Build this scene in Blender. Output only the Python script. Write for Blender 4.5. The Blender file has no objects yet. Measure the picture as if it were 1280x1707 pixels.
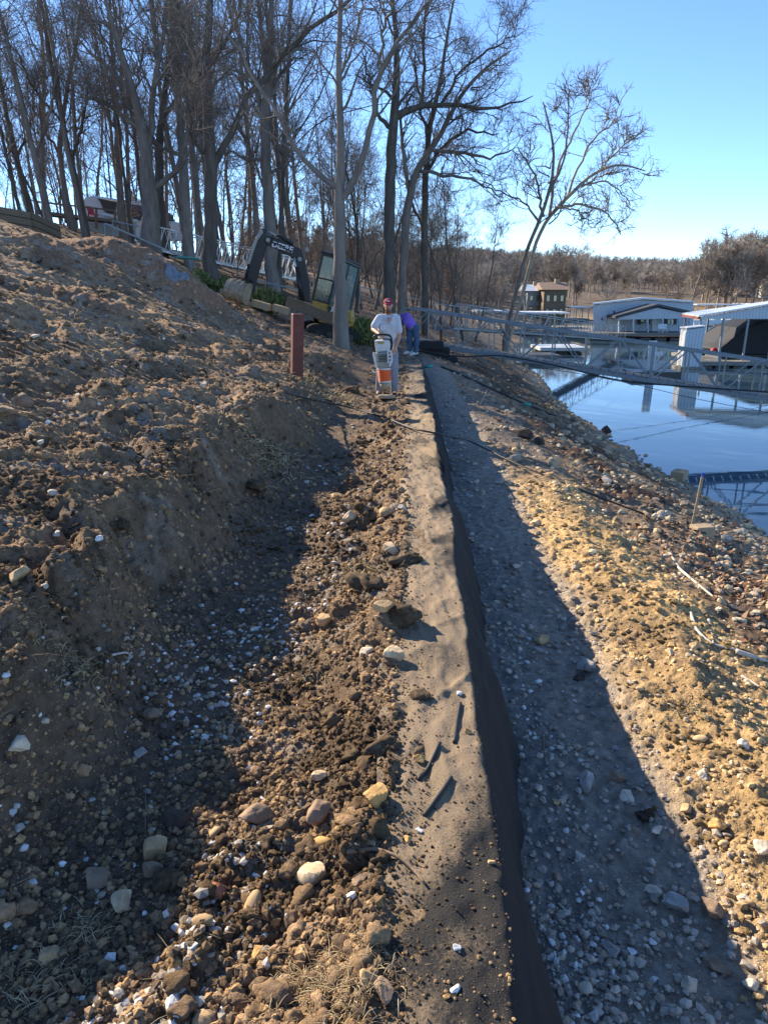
import bpy, bmesh, math, numpy as np
from mathutils import Vector, Matrix
RS = np.random.RandomState(7)
scene = bpy.context.scene
# ------------------------------------------------------------------ camera, sky, sun, exposure
F_PX = 1175.0; CAM_Z = 5.0
PITCH = math.atan((853.5-490)/F_PX)
CP, SP = math.cos(PITCH), math.sin(PITCH)
cd = bpy.data.cameras.new('camera'); cam = bpy.data.objects.new('camera', cd)
scene.collection.objects.link(cam); scene.camera = cam
cam.location = (0, 0, CAM_Z); cam.rotation_euler = (math.pi/2-PITCH, 0, 0)
cd.sensor_fit = 'VERTICAL'; cd.sensor_height = 24.0; cd.lens = 24.0*F_PX/1707.0
cd.clip_start = 0.05; cd.clip_end = 6000
SUN_AZ = math.radians(-48); SUN_EL = math.radians(29)
world = bpy.data.worlds.new('World'); scene.world = world; world.use_nodes = True
wn = world.node_tree.nodes; wl = world.node_tree.links
for n in list(wn): wn.remove(n)
wo = wn.new('ShaderNodeOutputWorld'); wb = wn.new('ShaderNodeBackground'); sky = wn.new('ShaderNodeTexSky')
sky.sky_type = 'NISHITA'; sky.sun_disc = False; sky.sun_elevation = SUN_EL; sky.sun_rotation = SUN_AZ
sky.air_density = 0.75; sky.dust_density = 0.0; sky.ozone_density = 4.0; sky.altitude = 900
wb.inputs['Strength'].default_value = 0.13
hs = wn.new('ShaderNodeHueSaturation'); hs.inputs['Saturation'].default_value = 1.04; wl.new(sky.outputs[0], hs.inputs['Color']); wl.new(hs.outputs[0], wb.inputs[0]); wl.new(wb.outputs[0], wo.inputs[0])
sd = bpy.data.lights.new('sun', 'SUN'); sd.energy = 5.0; sd.angle = math.radians(0.5); sd.color = (1.0, 0.86, 0.66)
sun = bpy.data.objects.new('sun', sd); scene.collection.objects.link(sun)
sdir = Vector((math.sin(SUN_AZ)*math.cos(SUN_EL), math.cos(SUN_AZ)*math.cos(SUN_EL), math.sin(SUN_EL)))
sun.rotation_euler = sdir.to_track_quat('Z', 'Y').to_euler()
sun.location = (-20, 20, 30)
scene.view_settings.view_transform = 'Standard'; scene.view_settings.look = 'None'
scene.view_settings.exposure = 1.3; scene.view_settings.gamma = 1.0
scene.cycles.max_bounces = 5; scene.cycles.transparent_max_bounces = 8

# ------------------------------------------------------------------ helpers
COL = scene.collection
def ray(px, py):
    o = py-853.5
    return np.array([px-640.0, F_PX*CP-o*SP, -(F_PX*SP+o*CP)])
def P(px, py, D):
    r = ray(px, py); return np.array([0, 0, CAM_Z])+r*(D/r[1])
def PZ(px, py, z):
    r = ray(px, py); return np.array([0, 0, CAM_Z])+r*((z-CAM_Z)/r[2])
def mesh_np(name, V, F, m=None, smooth=False, col=None):
    V = np.asarray(V, dtype=np.float32)
    Fs = F if isinstance(F, list) else [F]
    Fs = [np.asarray(f, dtype=np.int32) for f in Fs if len(f)]
    Fs = [f if f.ndim == 2 else f[None] for f in Fs]
    me = bpy.data.meshes.new(name)
    me.vertices.add(len(V)); me.vertices.foreach_set('co', V.ravel())
    loops = np.concatenate([f.ravel() for f in Fs])
    tot = np.concatenate([np.full(len(f), f.shape[1], np.int32) for f in Fs])
    st = np.concatenate([[0], np.cumsum(tot)[:-1]]).astype(np.int32)
    me.loops.add(len(loops)); me.loops.foreach_set('vertex_index', loops)
    me.polygons.add(len(tot)); me.polygons.foreach_set('loop_start', st)
    try: me.polygons.foreach_set('loop_total', tot)
    except Exception: pass
    me.polygons.foreach_set('use_smooth', np.full(len(tot), smooth, dtype=bool))
    me.update(calc_edges=True)
    if col is not None:
        a = me.color_attributes.new('tint', 'FLOAT_COLOR', 'POINT')
        c4 = np.ones((len(V), 4), np.float32); c4[:, :3] = col
        a.data.foreach_set('color', c4.ravel())
    if m: me.materials.append(m)
    return me
def link(name, me, parent=None, loc=None):
    o = bpy.data.objects.new(name, me); COL.objects.link(o)
    if parent is not None: o.parent = parent
    if loc is not None: o.location = loc
    return o
def tag(o, label=None, cat=None, group=None, kind=None):
    if label: o['label'] = label
    if cat: o['category'] = cat
    if group: o['group'] = group
    if kind: o['kind'] = kind
    return o
def empty(name, loc, label, cat, group=None, kind=None):
    o = bpy.data.objects.new(name, None); COL.objects.link(o); o.location = tuple(loc)
    o.empty_display_size = .2
    return tag(o, label, cat, group, kind)
def tubes(pts, rr, sides, closed_end=False):
    pts = np.asarray(pts, float); rr = np.asarray(rr, float)
    N, M, _ = pts.shape
    T = np.gradient(pts, axis=1) if M > 2 else np.repeat(pts[:, 1:]-pts[:, :1], 2, axis=1)
    T /= np.linalg.norm(T, axis=2, keepdims=True)+1e-9
    m = T.mean(axis=1); ref = np.zeros_like(m)
    k = np.argmin(np.abs(m), axis=1); ref[np.arange(N), k] = 1
    A = np.cross(T, ref[:, None, :]); A /= np.linalg.norm(A, axis=2, keepdims=True)+1e-9
    B = np.cross(T, A)
    a = np.arange(sides)*2*np.pi/sides
    V = pts[:, :, None, :]+rr[:, :, None, None]*(A[:, :, None, :]*np.cos(a)[None, None, :, None]+B[:, :, None, :]*np.sin(a)[None, None, :, None])
    idx = np.arange(N*M*sides).reshape(N, M, sides)
    f = np.stack([idx[:, :-1, :], np.roll(idx, -1, 2)[:, :-1, :], np.roll(idx, -1, 2)[:, 1:, :], idx[:, 1:, :]], axis=-1).reshape(-1, 4)
    return V.reshape(-1, 3), f
class MB:
    """collects pieces of one mesh"""
    def __init__(s): s.V = []; s.F = []; s.n = 0
    def add(s, V, F):
        V = np.asarray(V, float); s.V.append(V)
        for f in (F if isinstance(F, list) else [F]): s.F.append(np.asarray(f, int)+s.n)
        s.n += len(V)
        return s
    def box(s, c, size, R=None):
        h = np.array(size)/2.0
        V = np.array([[x, y, z] for x in (-1, 1) for y in (-1, 1) for z in (-1, 1)])*h
        if R is not None: V = V@np.array(R).T
        V = V+np.array(c)
        return s.add(V, [[0, 1, 3, 2], [4, 6, 7, 5], [0, 4, 5, 1], [2, 3, 7, 6], [0, 2, 6, 4], [1, 5, 7, 3]])
    def bar(s, p, q, w, h=None, up=(0, 0, 1)):
        p = np.array(p, float); q = np.array(q, float); d = q-p; L = np.linalg.norm(d); d = d/L
        u = np.array(up, float)
        if abs(d@u) > .98: u = np.array([0, 1.0, 0])
        a = np.cross(d, u); a /= np.linalg.norm(a); b = np.cross(a, d)
        return s.box((p+q)/2, (L, w, h or w), np.stack([d, a, b], axis=1))
    def tube(s, pts, r, sides=8, caps=True):
        pts = np.array(pts, float); r = np.full(len(pts), r) if np.isscalar(r) else np.array(r, float)
        V, f = tubes(pts[None], r[None], sides); n = len(pts)
        F = [f]
        if caps: F += [[list(range(sides))[::-1]], [list(range((n-1)*sides, n*sides))]]
        return s.add(V, F)
    def prism(s, poly, off):
        """polygon (list of 3-D points) extruded by vector off"""
        A = np.array(poly, float); n = len(A); B = A+np.array(off)
        F = [[list(range(n))[::-1]], [list(range(n, 2*n))], [[i, (i+1) % n, n+(i+1) % n, n+i] for i in range(n)]]
        return s.add(np.vstack([A, B]), F)
    def ell(s, c, r, seg=16, ring=10):
        th = np.linspace(0, np.pi, ring+1); ph = np.arange(seg)*2*np.pi/seg
        V = np.array([[np.sin(t)*np.cos(p), np.sin(t)*np.sin(p), np.cos(t)] for t in th for p in ph])*np.array(r)+np.array(c)
        I = np.arange((ring+1)*seg).reshape(ring+1, seg)
        f = np.stack([I[:-1], I[1:], np.roll(I, -1, 1)[1:], np.roll(I, -1, 1)[:-1]], -1).reshape(-1, 4)
        return s.add(V, f)
    def build(s, name, m, parent=None, smooth=False, bevel=0, loc=None):
        me = mesh_np(name, np.vstack(s.V), [f.reshape(-1, f.shape[-1]) for f in s.F], m, smooth)
        bm = bmesh.new(); bm.from_mesh(me)
        bmesh.ops.recalc_face_normals(bm, faces=bm.faces)
        if bevel:
            bmesh.ops.remove_doubles(bm, verts=bm.verts, dist=1e-5)
            es = [e for e in bm.edges if len(e.link_faces) == 2 and e.calc_face_angle(0) > .5]
            bmesh.ops.bevel(bm, geom=es, offset=bevel, segments=2, affect='EDGES', profile=.5)
        bm.to_mesh(me); bm.free()
        if smooth:
            for p in me.polygons: p.use_smooth = True
        return link(name, me, parent, loc)
def rotz(a): c, s = math.cos(a), math.sin(a); return np.array([[c, -s, 0], [s, c, 0], [0, 0, 1.0]])
def roty(a): c, s = math.cos(a), math.sin(a); return np.array([[c, 0, s], [0, 1, 0], [-s, 0, c.real]]).astype(float)
def rotx(a): c, s = math.cos(a), math.sin(a); return np.array([[1, 0, 0], [0, c, -s], [0, s, c]]).astype(float)
def own_origin(o):
    """moves a mesh's origin to its base without moving the mesh"""
    me = o.data; n = len(me.vertices); V = np.empty(n*3, np.float32); me.vertices.foreach_get('co', V); V = V.reshape(-1, 3)
    c = (V.min(0)+V.max(0))/2; c[2] = V[:, 2].min()
    me.vertices.foreach_set('co', (V-c).ravel()); me.update(); o.location = tuple(float(q) for q in c)
    return o

# ------------------------------------------------------------------ materials
def mat(name, col, rough=.8, var=.2, scale=6, bump=0, bscale=40, metal=0, spec=.4, attr=False, stretch=None, col2=None, wave=0, trans=0, dist=.01):
    m = bpy.data.materials.new(name); m.use_nodes = True
    nt = m.node_tree; N = nt.nodes; L = nt.links
    b = N['Principled BSDF']; b.inputs['Roughness'].default_value = rough; b.inputs['Metallic'].default_value = metal
    b.inputs['Specular IOR Level'].default_value = spec
    tc = N.new('ShaderNodeTexCoord'); mp = N.new('ShaderNodeMapping'); L.new(tc.outputs['Object'], mp.inputs[0])
    if stretch: mp.inputs['Scale'].default_value = stretch
    nz = N.new('ShaderNodeTexNoise'); nz.inputs['Scale'].default_value = scale; nz.inputs['Detail'].default_value = 6; nz.inputs['Roughness'].default_value = .65
    L.new(mp.outputs[0], nz.inputs[0])
    if col2 is not None and not attr:
        rp = N.new('ShaderNodeValToRGB'); rp.color_ramp.elements[0].position = .38; rp.color_ramp.elements[1].position = .62
        rp.color_ramp.elements[0].color = (*col, 1); rp.color_ramp.elements[1].color = (*col2, 1)
        L.new(nz.outputs[0], rp.inputs[0]); src = rp.outputs[0]
    elif attr:
        at = N.new('ShaderNodeVertexColor'); at.layer_name = 'tint'; src = at.outputs[0]
    else:
        rg = N.new('ShaderNodeRGB'); rg.outputs[0].default_value = (*col, 1); src = rg.outputs[0]
    if var:
        mr = N.new('ShaderNodeMapRange'); mr.inputs[1].default_value = .3; mr.inputs[2].default_value = .7
        mr.inputs[3].default_value = 1-var; mr.inputs[4].default_value = 1+var; L.new(nz.outputs[0], mr.inputs[0])
        mx = N.new('ShaderNodeVectorMath'); mx.operation = 'SCALE'; L.new(src, mx.inputs[0]); L.new(mr.outputs[0], mx.inputs['Scale'])
        src = mx.outputs[0]
    L.new(src, b.inputs['Base Color'])
    if bump:
        n2 = N.new('ShaderNodeTexNoise'); n2.inputs['Scale'].default_value = bscale; n2.inputs['Detail'].default_value = 8; n2.inputs['Roughness'].default_value = .7
        L.new(mp.outputs[0], n2.inputs[0]); bp = N.new('ShaderNodeBump'); bp.inputs['Strength'].default_value = bump; bp.inputs['Distance'].default_value = dist
        L.new(n2.outputs[0], bp.inputs['Height']); L.new(bp.outputs[0], b.inputs['Normal'])
    if wave:
        wv = N.new('ShaderNodeTexWave'); wv.inputs['Scale'].default_value = wave; wv.inputs['Distortion'].default_value = 0
        L.new(mp.outputs[0], wv.inputs[0]); bp = N.new('ShaderNodeBump'); bp.inputs['Strength'].default_value = .8; bp.inputs['Distance'].default_value = .03
        L.new(wv.outputs[0], bp.inputs['Height']); L.new(bp.outputs[0], b.inputs['Normal'])
    if trans: b.inputs['Transmission Weight'].default_value = trans
    return m
M_soil = mat('soil', (.2, .14, .09), .95, .42, 14, 1.0, 38, attr=True, spec=.12, dist=.03)
M_stone = mat('stone', (.4, .4, .4), .85, .22, 25, .5, 60, attr=True, spec=.25, dist=.004)
M_clod = mat('clod', (.2, .15, .1), .97, .4, 45, 1.0, 90, attr=True, spec=.1, dist=.012)
M_straw = mat('straw', (.3, .24, .14), .9, .1, 10, attr=True, spec=.2)
M_bark = mat('bark', (.19, .16, .138), .95, .35, 5, 1.0, 9, stretch=(1, 1, .22), spec=.15, dist=.09)
M_barkd = mat('dark_bark', (.11, .094, .08), .95, .35, 5, 1.0, 9, stretch=(1, 1, .22), spec=.15, dist=.09)
M_barkg = mat('grey_bark', (.215, .188, .162), .95, .3, 5, 1.0, 9, stretch=(1, 1, .25), spec=.15, dist=.07)
M_pale = mat('pale_bark', (.42, .36, .28), .85, .35, 4, .3, 20, spec=.2, col2=(.24, .19, .14))
M_twig = mat('twig', (.17, .143, .125), .9, .2, 3, spec=.2)
M_twigp = mat('pale_twig', (.2, .15, .115), .9, .2, 3, spec=.2)
M_farw = mat('far_twig', (.13, .098, .075), .95, .25, .05, attr=True, spec=.1)
M_alu = mat('aluminium', (.42, .43, .44), .45, .1, 8, .1, 60, metal=.75, spec=.5)
M_galv = mat('galvanised_steel', (.20, .23, .25), .5, .22, 7, .1, 60, metal=.35, spec=.5)
M_deck = mat('weathered_deck', (.20, .19, .17), .85, .3, 8, .3, 60)
M_white = mat('white_sheet_metal', (.62, .64, .66), .5, .05, 1)
M_siding = mat('blue_grey_siding', (.47, .52, .57), .55, .06, 1, wave=1.4)
M_roofm = mat('metal_roof', (.50, .55, .60), .4, .06, 1, metal=.2)
M_dkroof = mat('dark_trim', (.05, .055, .06), .6, .1)
M_black = mat('black_paint', (.016, .017, .018), .42, .3, 12, .1, 60)
M_rubber = mat('rubber', (.02, .02, .02), .85, .3, 20, .2, 60)
M_yellow = mat('yellow_paint', (.36, .23, .04), .5, .2, 8)
M_glass = mat('glass', (.10, .17, .14), .05, .1, 2, spec=.9)
M_wood = mat('weathered_wood', (.17, .125, .085), .9, .35, 12, .6, 30, stretch=(1, 1, 5))
M_steelb = mat('worn_steel', (.36, .29, .20), .6, .3, 8, .3, 40, metal=.3)
M_red = mat('oxblood_paint', (.12, .032, .026), .6, .25, 8, .2, 60)
M_orange = mat('orange_rubber', (.75, .13, .03), .55, .1, 10)
M_grey = mat('grey_casing', (.27, .28, .25), .5, .15, 12)
M_lgrey = mat('pale_guard', (.55, .57, .56), .45, .1, 12)
M_cable = mat('cable', (.018, .018, .02), .6, .2, 20)
M_skin = mat('skin', (.46, .235, .15), .55, .08, 30)
M_beard = mat('beard', (.17, .085, .055), .9, .2, 60)
M_eye = mat('eyes', (.03, .02, .015), .3, 0)
M_lip = mat('lips', (.3, .11, .09), .5, .05)
M_shirt = mat('grey_shirt', (.52, .54, .60), .9, .06, 6, .5, 14, dist=.02)
M_cap = mat('maroon_cap', (.27, .03, .05), .85, .1, 30, .3, 80)
M_logo = mat('cap_patch', (.5, .4, .42), .8, .1)
M_jeans = mat('faded_jeans', (.21, .24, .30), .9, .2, 9, .5, 16, dist=.02)
M_jeanb = mat('blue_jeans', (.055, .10, .17), .9, .2, 9, .5, 16, dist=.02)
M_purple = mat('purple_shirt', (.20, .115, .50), .85, .08, 6, .6, 12, dist=.02)
M_boot = mat('boots', (.06, .045, .035), .8, .2, 20)
M_teal = mat('teal_plastic', (.03, .26, .21), .4, .1)
M_blue = mat('blue_tarp', (.15, .17, .20), .5, .3, 8)
M_juni = mat('juniper', (.10, .15, .035), .85, .3, 5, attr=True)
M_conc = mat('tan_block', (.36, .27, .17), .92, .2, 14, .5, 50)
M_root = mat('root', (.20, .14, .09), .9, .3, 14, .4, 40)
M_droot = mat('driftwood', (.46, .42, .36), .8, .25, 14, .3, 40)
M_brick = mat('house_wall', (.55, .55, .53), .8, .06, 2)
M_shingle = mat('dark_shingle', (.07, .055, .05), .9, .2, 12, .3, 30)
M_redp = mat('red_plastic', (.50, .03, .05), .5, .1)
M_brownr = mat('brown_roof', (.22, .15, .11), .8, .2, 3)
M_tent = mat('black_cover', (.012, .013, .018), .7, .2, 3, .3, 4, dist=.05)

# fabric: black geotextile, dusted with the soil lying on it
def fabric_mat():
    m = bpy.data.materials.new('geotextile'); m.use_nodes = True; nt = m.node_tree; N = nt.nodes; L = nt.links
    b = N['Principled BSDF']; b.inputs['Roughness'].default_value = .88; b.inputs['Specular IOR Level'].default_value = .25
    at = N.new('ShaderNodeVertexColor'); at.layer_name = 'tint'
    sp = N.new('ShaderNodeSeparateColor'); L.new(at.outputs[0], sp.inputs[0])
    tc = N.new('ShaderNodeTexCoord'); nz = N.new('ShaderNodeTexNoise'); nz.inputs['Scale'].default_value = 95; nz.inputs['Detail'].default_value = 8; nz.inputs['Roughness'].default_value = .75
    L.new(tc.outputs['Object'], nz.inputs[0])
    n3 = N.new('ShaderNodeTexNoise'); n3.inputs['Scale'].default_value = 3.5; n3.inputs['Detail'].default_value = 7; L.new(tc.outputs['Object'], n3.inputs[0])
    ad = N.new('ShaderNodeMath'); ad.operation = 'ADD'; L.new(nz.outputs[0], ad.inputs[0]); L.new(n3.outputs[0], ad.inputs[1])
    a2 = N.new('ShaderNodeMath'); a2.operation = 'ADD'; L.new(ad.outputs[0], a2.inputs[0]); L.new(sp.outputs[0], a2.inputs[1])
    mr = N.new('ShaderNodeMapRange'); mr.inputs[1].default_value = 1.36; mr.inputs[2].default_value = 1.74; mr.clamp = True; L.new(a2.outputs[0], mr.inputs[0])
    mx = N.new('ShaderNodeMix'); mx.data_type = 'RGBA'; mx.inputs[6].default_value = (.028, .027, .027, 1); mx.inputs[7].default_value = (.26, .195, .13, 1)
    L.new(mr.outputs[0], mx.inputs[0]); L.new(mx.outputs[2], b.inputs['Base Color'])
    bp = N.new('ShaderNodeBump'); bp.inputs['Strength'].default_value = .9; bp.inputs['Distance'].default_value = .012; L.new(nz.outputs[0], bp.inputs['Height']); L.new(bp.outputs[0], b.inputs['Normal'])
    return m
M_fabric = fabric_mat()
def water_mat():
    m = bpy.data.materials.new('lake_water'); m.use_nodes = True; nt = m.node_tree; N = nt.nodes; L = nt.links
    b = N['Principled BSDF']; b.inputs['Base Color'].default_value = (.065, .115, .15, 1); b.inputs['Roughness'].default_value = .03; b.inputs['IOR'].default_value = 1.33
    b.inputs['Specular IOR Level'].default_value = .6
    tc = N.new('ShaderNodeTexCoord'); mp = N.new('ShaderNodeMapping'); mp.inputs['Scale'].default_value = (.6, 1.6, 1); L.new(tc.outputs['Object'], mp.inputs[0])
    nz = N.new('ShaderNodeTexNoise'); nz.inputs['Scale'].default_value = 1.6; nz.inputs['Detail'].default_value = 3; L.new(mp.outputs[0], nz.inputs[0])
    bp = N.new('ShaderNodeBump'); bp.inputs['Strength'].default_value = .055; bp.inputs['Distance'].default_value = .03; L.new(nz.outputs[0], bp.inputs['Height']); L.new(bp.outputs[0], b.inputs['Normal'])
    return m
M_water = water_mat()

# ------------------------------------------------------------------ noise
TAB = RS.rand(512, 512)
def vnoise(x, y, s=0):
    x = x+s*37.3; y = y+s*91.7
    xi = np.floor(x).astype(int); yi = np.floor(y).astype(int); fx = x-xi; fy = y-yi
    fx = fx*fx*fx*(fx*(fx*6-15)+10); fy = fy*fy*fy*(fy*(fy*6-15)+10)
    a = TAB[xi & 511, yi & 511]; b = TAB[(xi+1) & 511, yi & 511]; c = TAB[xi & 511, (yi+1) & 511]; d = TAB[(xi+1) & 511, (yi+1) & 511]
    return (a*(1-fx)+b*fx)*(1-fy)+(c*(1-fx)+d*fx)*fy-.5
def fbm(x, y, o=5, s=0, g=.5):
    r = 0; a = 1.0
    for i in range(o):
        r = r+a*vnoise(x*(.8+.02*i)+y*.6, y*(.8-.01*i)-x*.6, s+i); x = x*2.03; y = y*2.03; a *= g
    return r
def billow(x, y, o=4, s=0, g=.55):
    r = 0; a = 1.0
    for i in range(o):
        r = r+a*(np.abs(vnoise(x*.8+y*.6, y*.8-x*.6, s+i))*2-.4); x = x*2.07; y = y*2.07; a *= g
    return -r
def clods(x, y, cell, s=0, dens=.6):
    """hemispherical lumps of random size on a jittered grid; returns height in units of metres"""
    gx = x/cell; gy = y/cell; xi = np.floor(gx).astype(int); yi = np.floor(gy).astype(int)
    h = np.zeros_like(x)
    for dx in (-1, 0, 1):
        for dy in (-1, 0, 1):
            a = xi+dx; b = yi+dy
            jx = TAB[(a+s*13) & 511, (b+s*7) & 511]; jy = TAB[(a*3+s*5+11) & 511, (b+s*29+5) & 511]; rr = TAB[(a+s*3+77) & 511, (b*3+s+31) & 511]
            keep = TAB[(a*7+s+3) & 511, (b*5+s+9) & 511] < dens
            r = (.15+.5*rr**2)
            d2 = ((gx-a-jx)**2+(gy-b-jy)**2)/r**2
            hh = np.sqrt(np.clip(1-d2, 0, 1))*r*.75*keep
            h = np.maximum(h, hh)
    return h*cell
def ordn(n): return str(n)+('th' if 10 < n % 100 < 14 else {1: 'st', 2: 'nd', 3: 'rd'}.get(n % 10, 'th'))
def sst(x, a, b): t = np.clip((x-a)/(b-a), 0, 1); return t*t*(3-2*t)

# ------------------------------------------------------------------ terrain
WP = [(868, 1707), (847, 1500), (824, 1300), (790, 1100), (772, 960), (762, 880), (738, 790), (730, 740), (716, 660), (703, 605), (697, 590)]
wpts = np.array([PZ(x, y, 3.15) for x, y in WP])
WY = np.concatenate([[-4, 0], wpts[:, 1], [30, 4000]]); WX = np.concatenate([[.30, .33], wpts[:, 0], [wpts[-1, 0]+.2, wpts[-1, 0]+.2]])
def wall_x(Y): return np.interp(Y, WY, WX)
UK = [-120, -60, -30, -14, -8, -5, -3.2, -2.5, -2.2, -1.8, -1.5, -1.1, -.75, -.42, -.36, -.04, .05, .3, .9, 1.25, 1.6, 2.1, 2.8, 4, 6, 8, 9, 12, 30]
ROWS = {
 0:  [18, 15, 12, 7.2, 5.0, 3.95, 3.47, 3.38, 3.30, 2.99, 2.95, 2.95, 3.02, 3.14, 3.11, 3.11, 2.6, 2.53, 2.5, 2.6, 2.68, 2.5, 2.2, 1.65, .85, .05, -.3, -1.5, -4],
 4:  [18, 15, 12, 7.4, 5.2, 4.2, 3.70, 3.61, 3.57, 3.03, 2.96, 2.95, 3.02, 3.14, 3.11, 3.11, 2.6, 2.53, 2.5, 2.6, 2.68, 2.5, 2.2, 1.65, .85, .05, -.3, -1.5, -4],
 8:  [18, 15, 12, 7.6, 5.4, 4.38, 3.76, 3.62, 3.54, 3.10, 3.0, 2.95, 3.02, 3.13, 3.11, 3.11, 2.6, 2.53, 2.55, 2.55, 2.58, 2.45, 2.2, 1.65, .85, .05, -.3, -1.5, -4],
 13: [18, 15, 12, 7.8, 5.65, 4.55, 3.85, 3.6, 3.5, 3.3, 3.2, 3.12, 3.1, 3.13, 3.11, 3.11, 2.6, 2.53, 2.55, 2.5, 2.45, 2.35, 2.1, 1.5, .60, -.16, -.4, -1.5, -4],
 22: [18, 15, 11.7, 7.5, 5.5, 4.45, 3.85, 3.65, 3.55, 3.45, 3.4, 3.3, 3.15, 3.13, 3.11, 3.11, 2.65, 2.5, 2.45, 2.4, 2.3, 2.2, 1.95, 1.3, .42, -.42, -.5, -1.5, -4],
 30: [18, 15, 11.2, 7.0, 5.4, 4.5, 3.95, 3.75, 3.68, 3.55, 3.45, 3.35, 3.25, 3.15, 3.13, 3.0, 2.95, 2.9, 2.7, 2.55, 2.45, 2.3, 2.05, 1.35, .40, -.38, -.55, -1.4, -4],
 50: [17, 14, 11.0, 7.4, 5.9, 5.0, 4.5, 4.3, 4.2, 4.1, 4.0, 3.9, 3.8, 3.7, 3.68, 3.55, 3.5, 3.45, 3.25, 3.15, 3.0, 2.9, 2.7, 2.2, 1.35, .35, -.1, -1.1, -4],
 90: [17, 14, 10.5, 7.6, 6.6, 6.0, 5.6, 5.5, 5.4, 5.3, 5.2, 5.1, 5.0, 4.9, 4.9, 4.8, 4.8, 4.7, 4.6, 4.5, 4.4, 4.3, 4.0, 3.6, 2.8, 2.0, 1.6, .6, -2.5],
 160: [17, 14, 12, 10, 9, 8.6, 8.4, 8.3, 8.2, 8.1, 8.1, 8, 8, 7.9, 7.9, 7.8, 7.8, 7.7, 7.5, 7.4, 7.3, 7.2, 7, 6.7, 6.2, 5.6, 5.3, 4.4, .5],
}
RY = np.array(sorted(ROWS)); RT = np.array([ROWS[k] for k in RY]); UKa = np.array(UK, float)
def profile(u, Y):
    out = np.zeros_like(u); Yc = np.clip(Y, RY[0], RY[-1]-1e-6)
    k = np.clip(np.searchsorted(RY, Yc, side='right')-1, 0, len(RY)-2)
    t = (Yc-RY[k])/(RY[k+1]-RY[k]); t = t*t*(3-2*t)
    for j in range(len(RY)):
        m0 = k == j; m1 = k == j-1
        m = m0 | m1
        if m.any():
            v = np.interp(u[m], UKa, RT[j]); wgt = np.where(m0[m], 1-t[m], t[m]); out[m] += v*wgt
    return out
MOUNDS = [(P(215, 440, 17.5), 1.9, 1.0, .85), (P(320, 486, 17), 1.5, 1.0, .30), (P(110, 425, 15), 1.2, .8, .4), (P(150, 470, 12), .9, .5, .22), (P(60, 520, 10), 1.0, .5, .16), (P(20, 405, 15), 2.2, 1.6, .3), (P(540, 615, 15.5), 1.0, .8, .22),
          (P(90, 600, 8.2), 1.0, .7, .10), (P(330, 560, 13), 1.6, 1.2, .12)]
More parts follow.
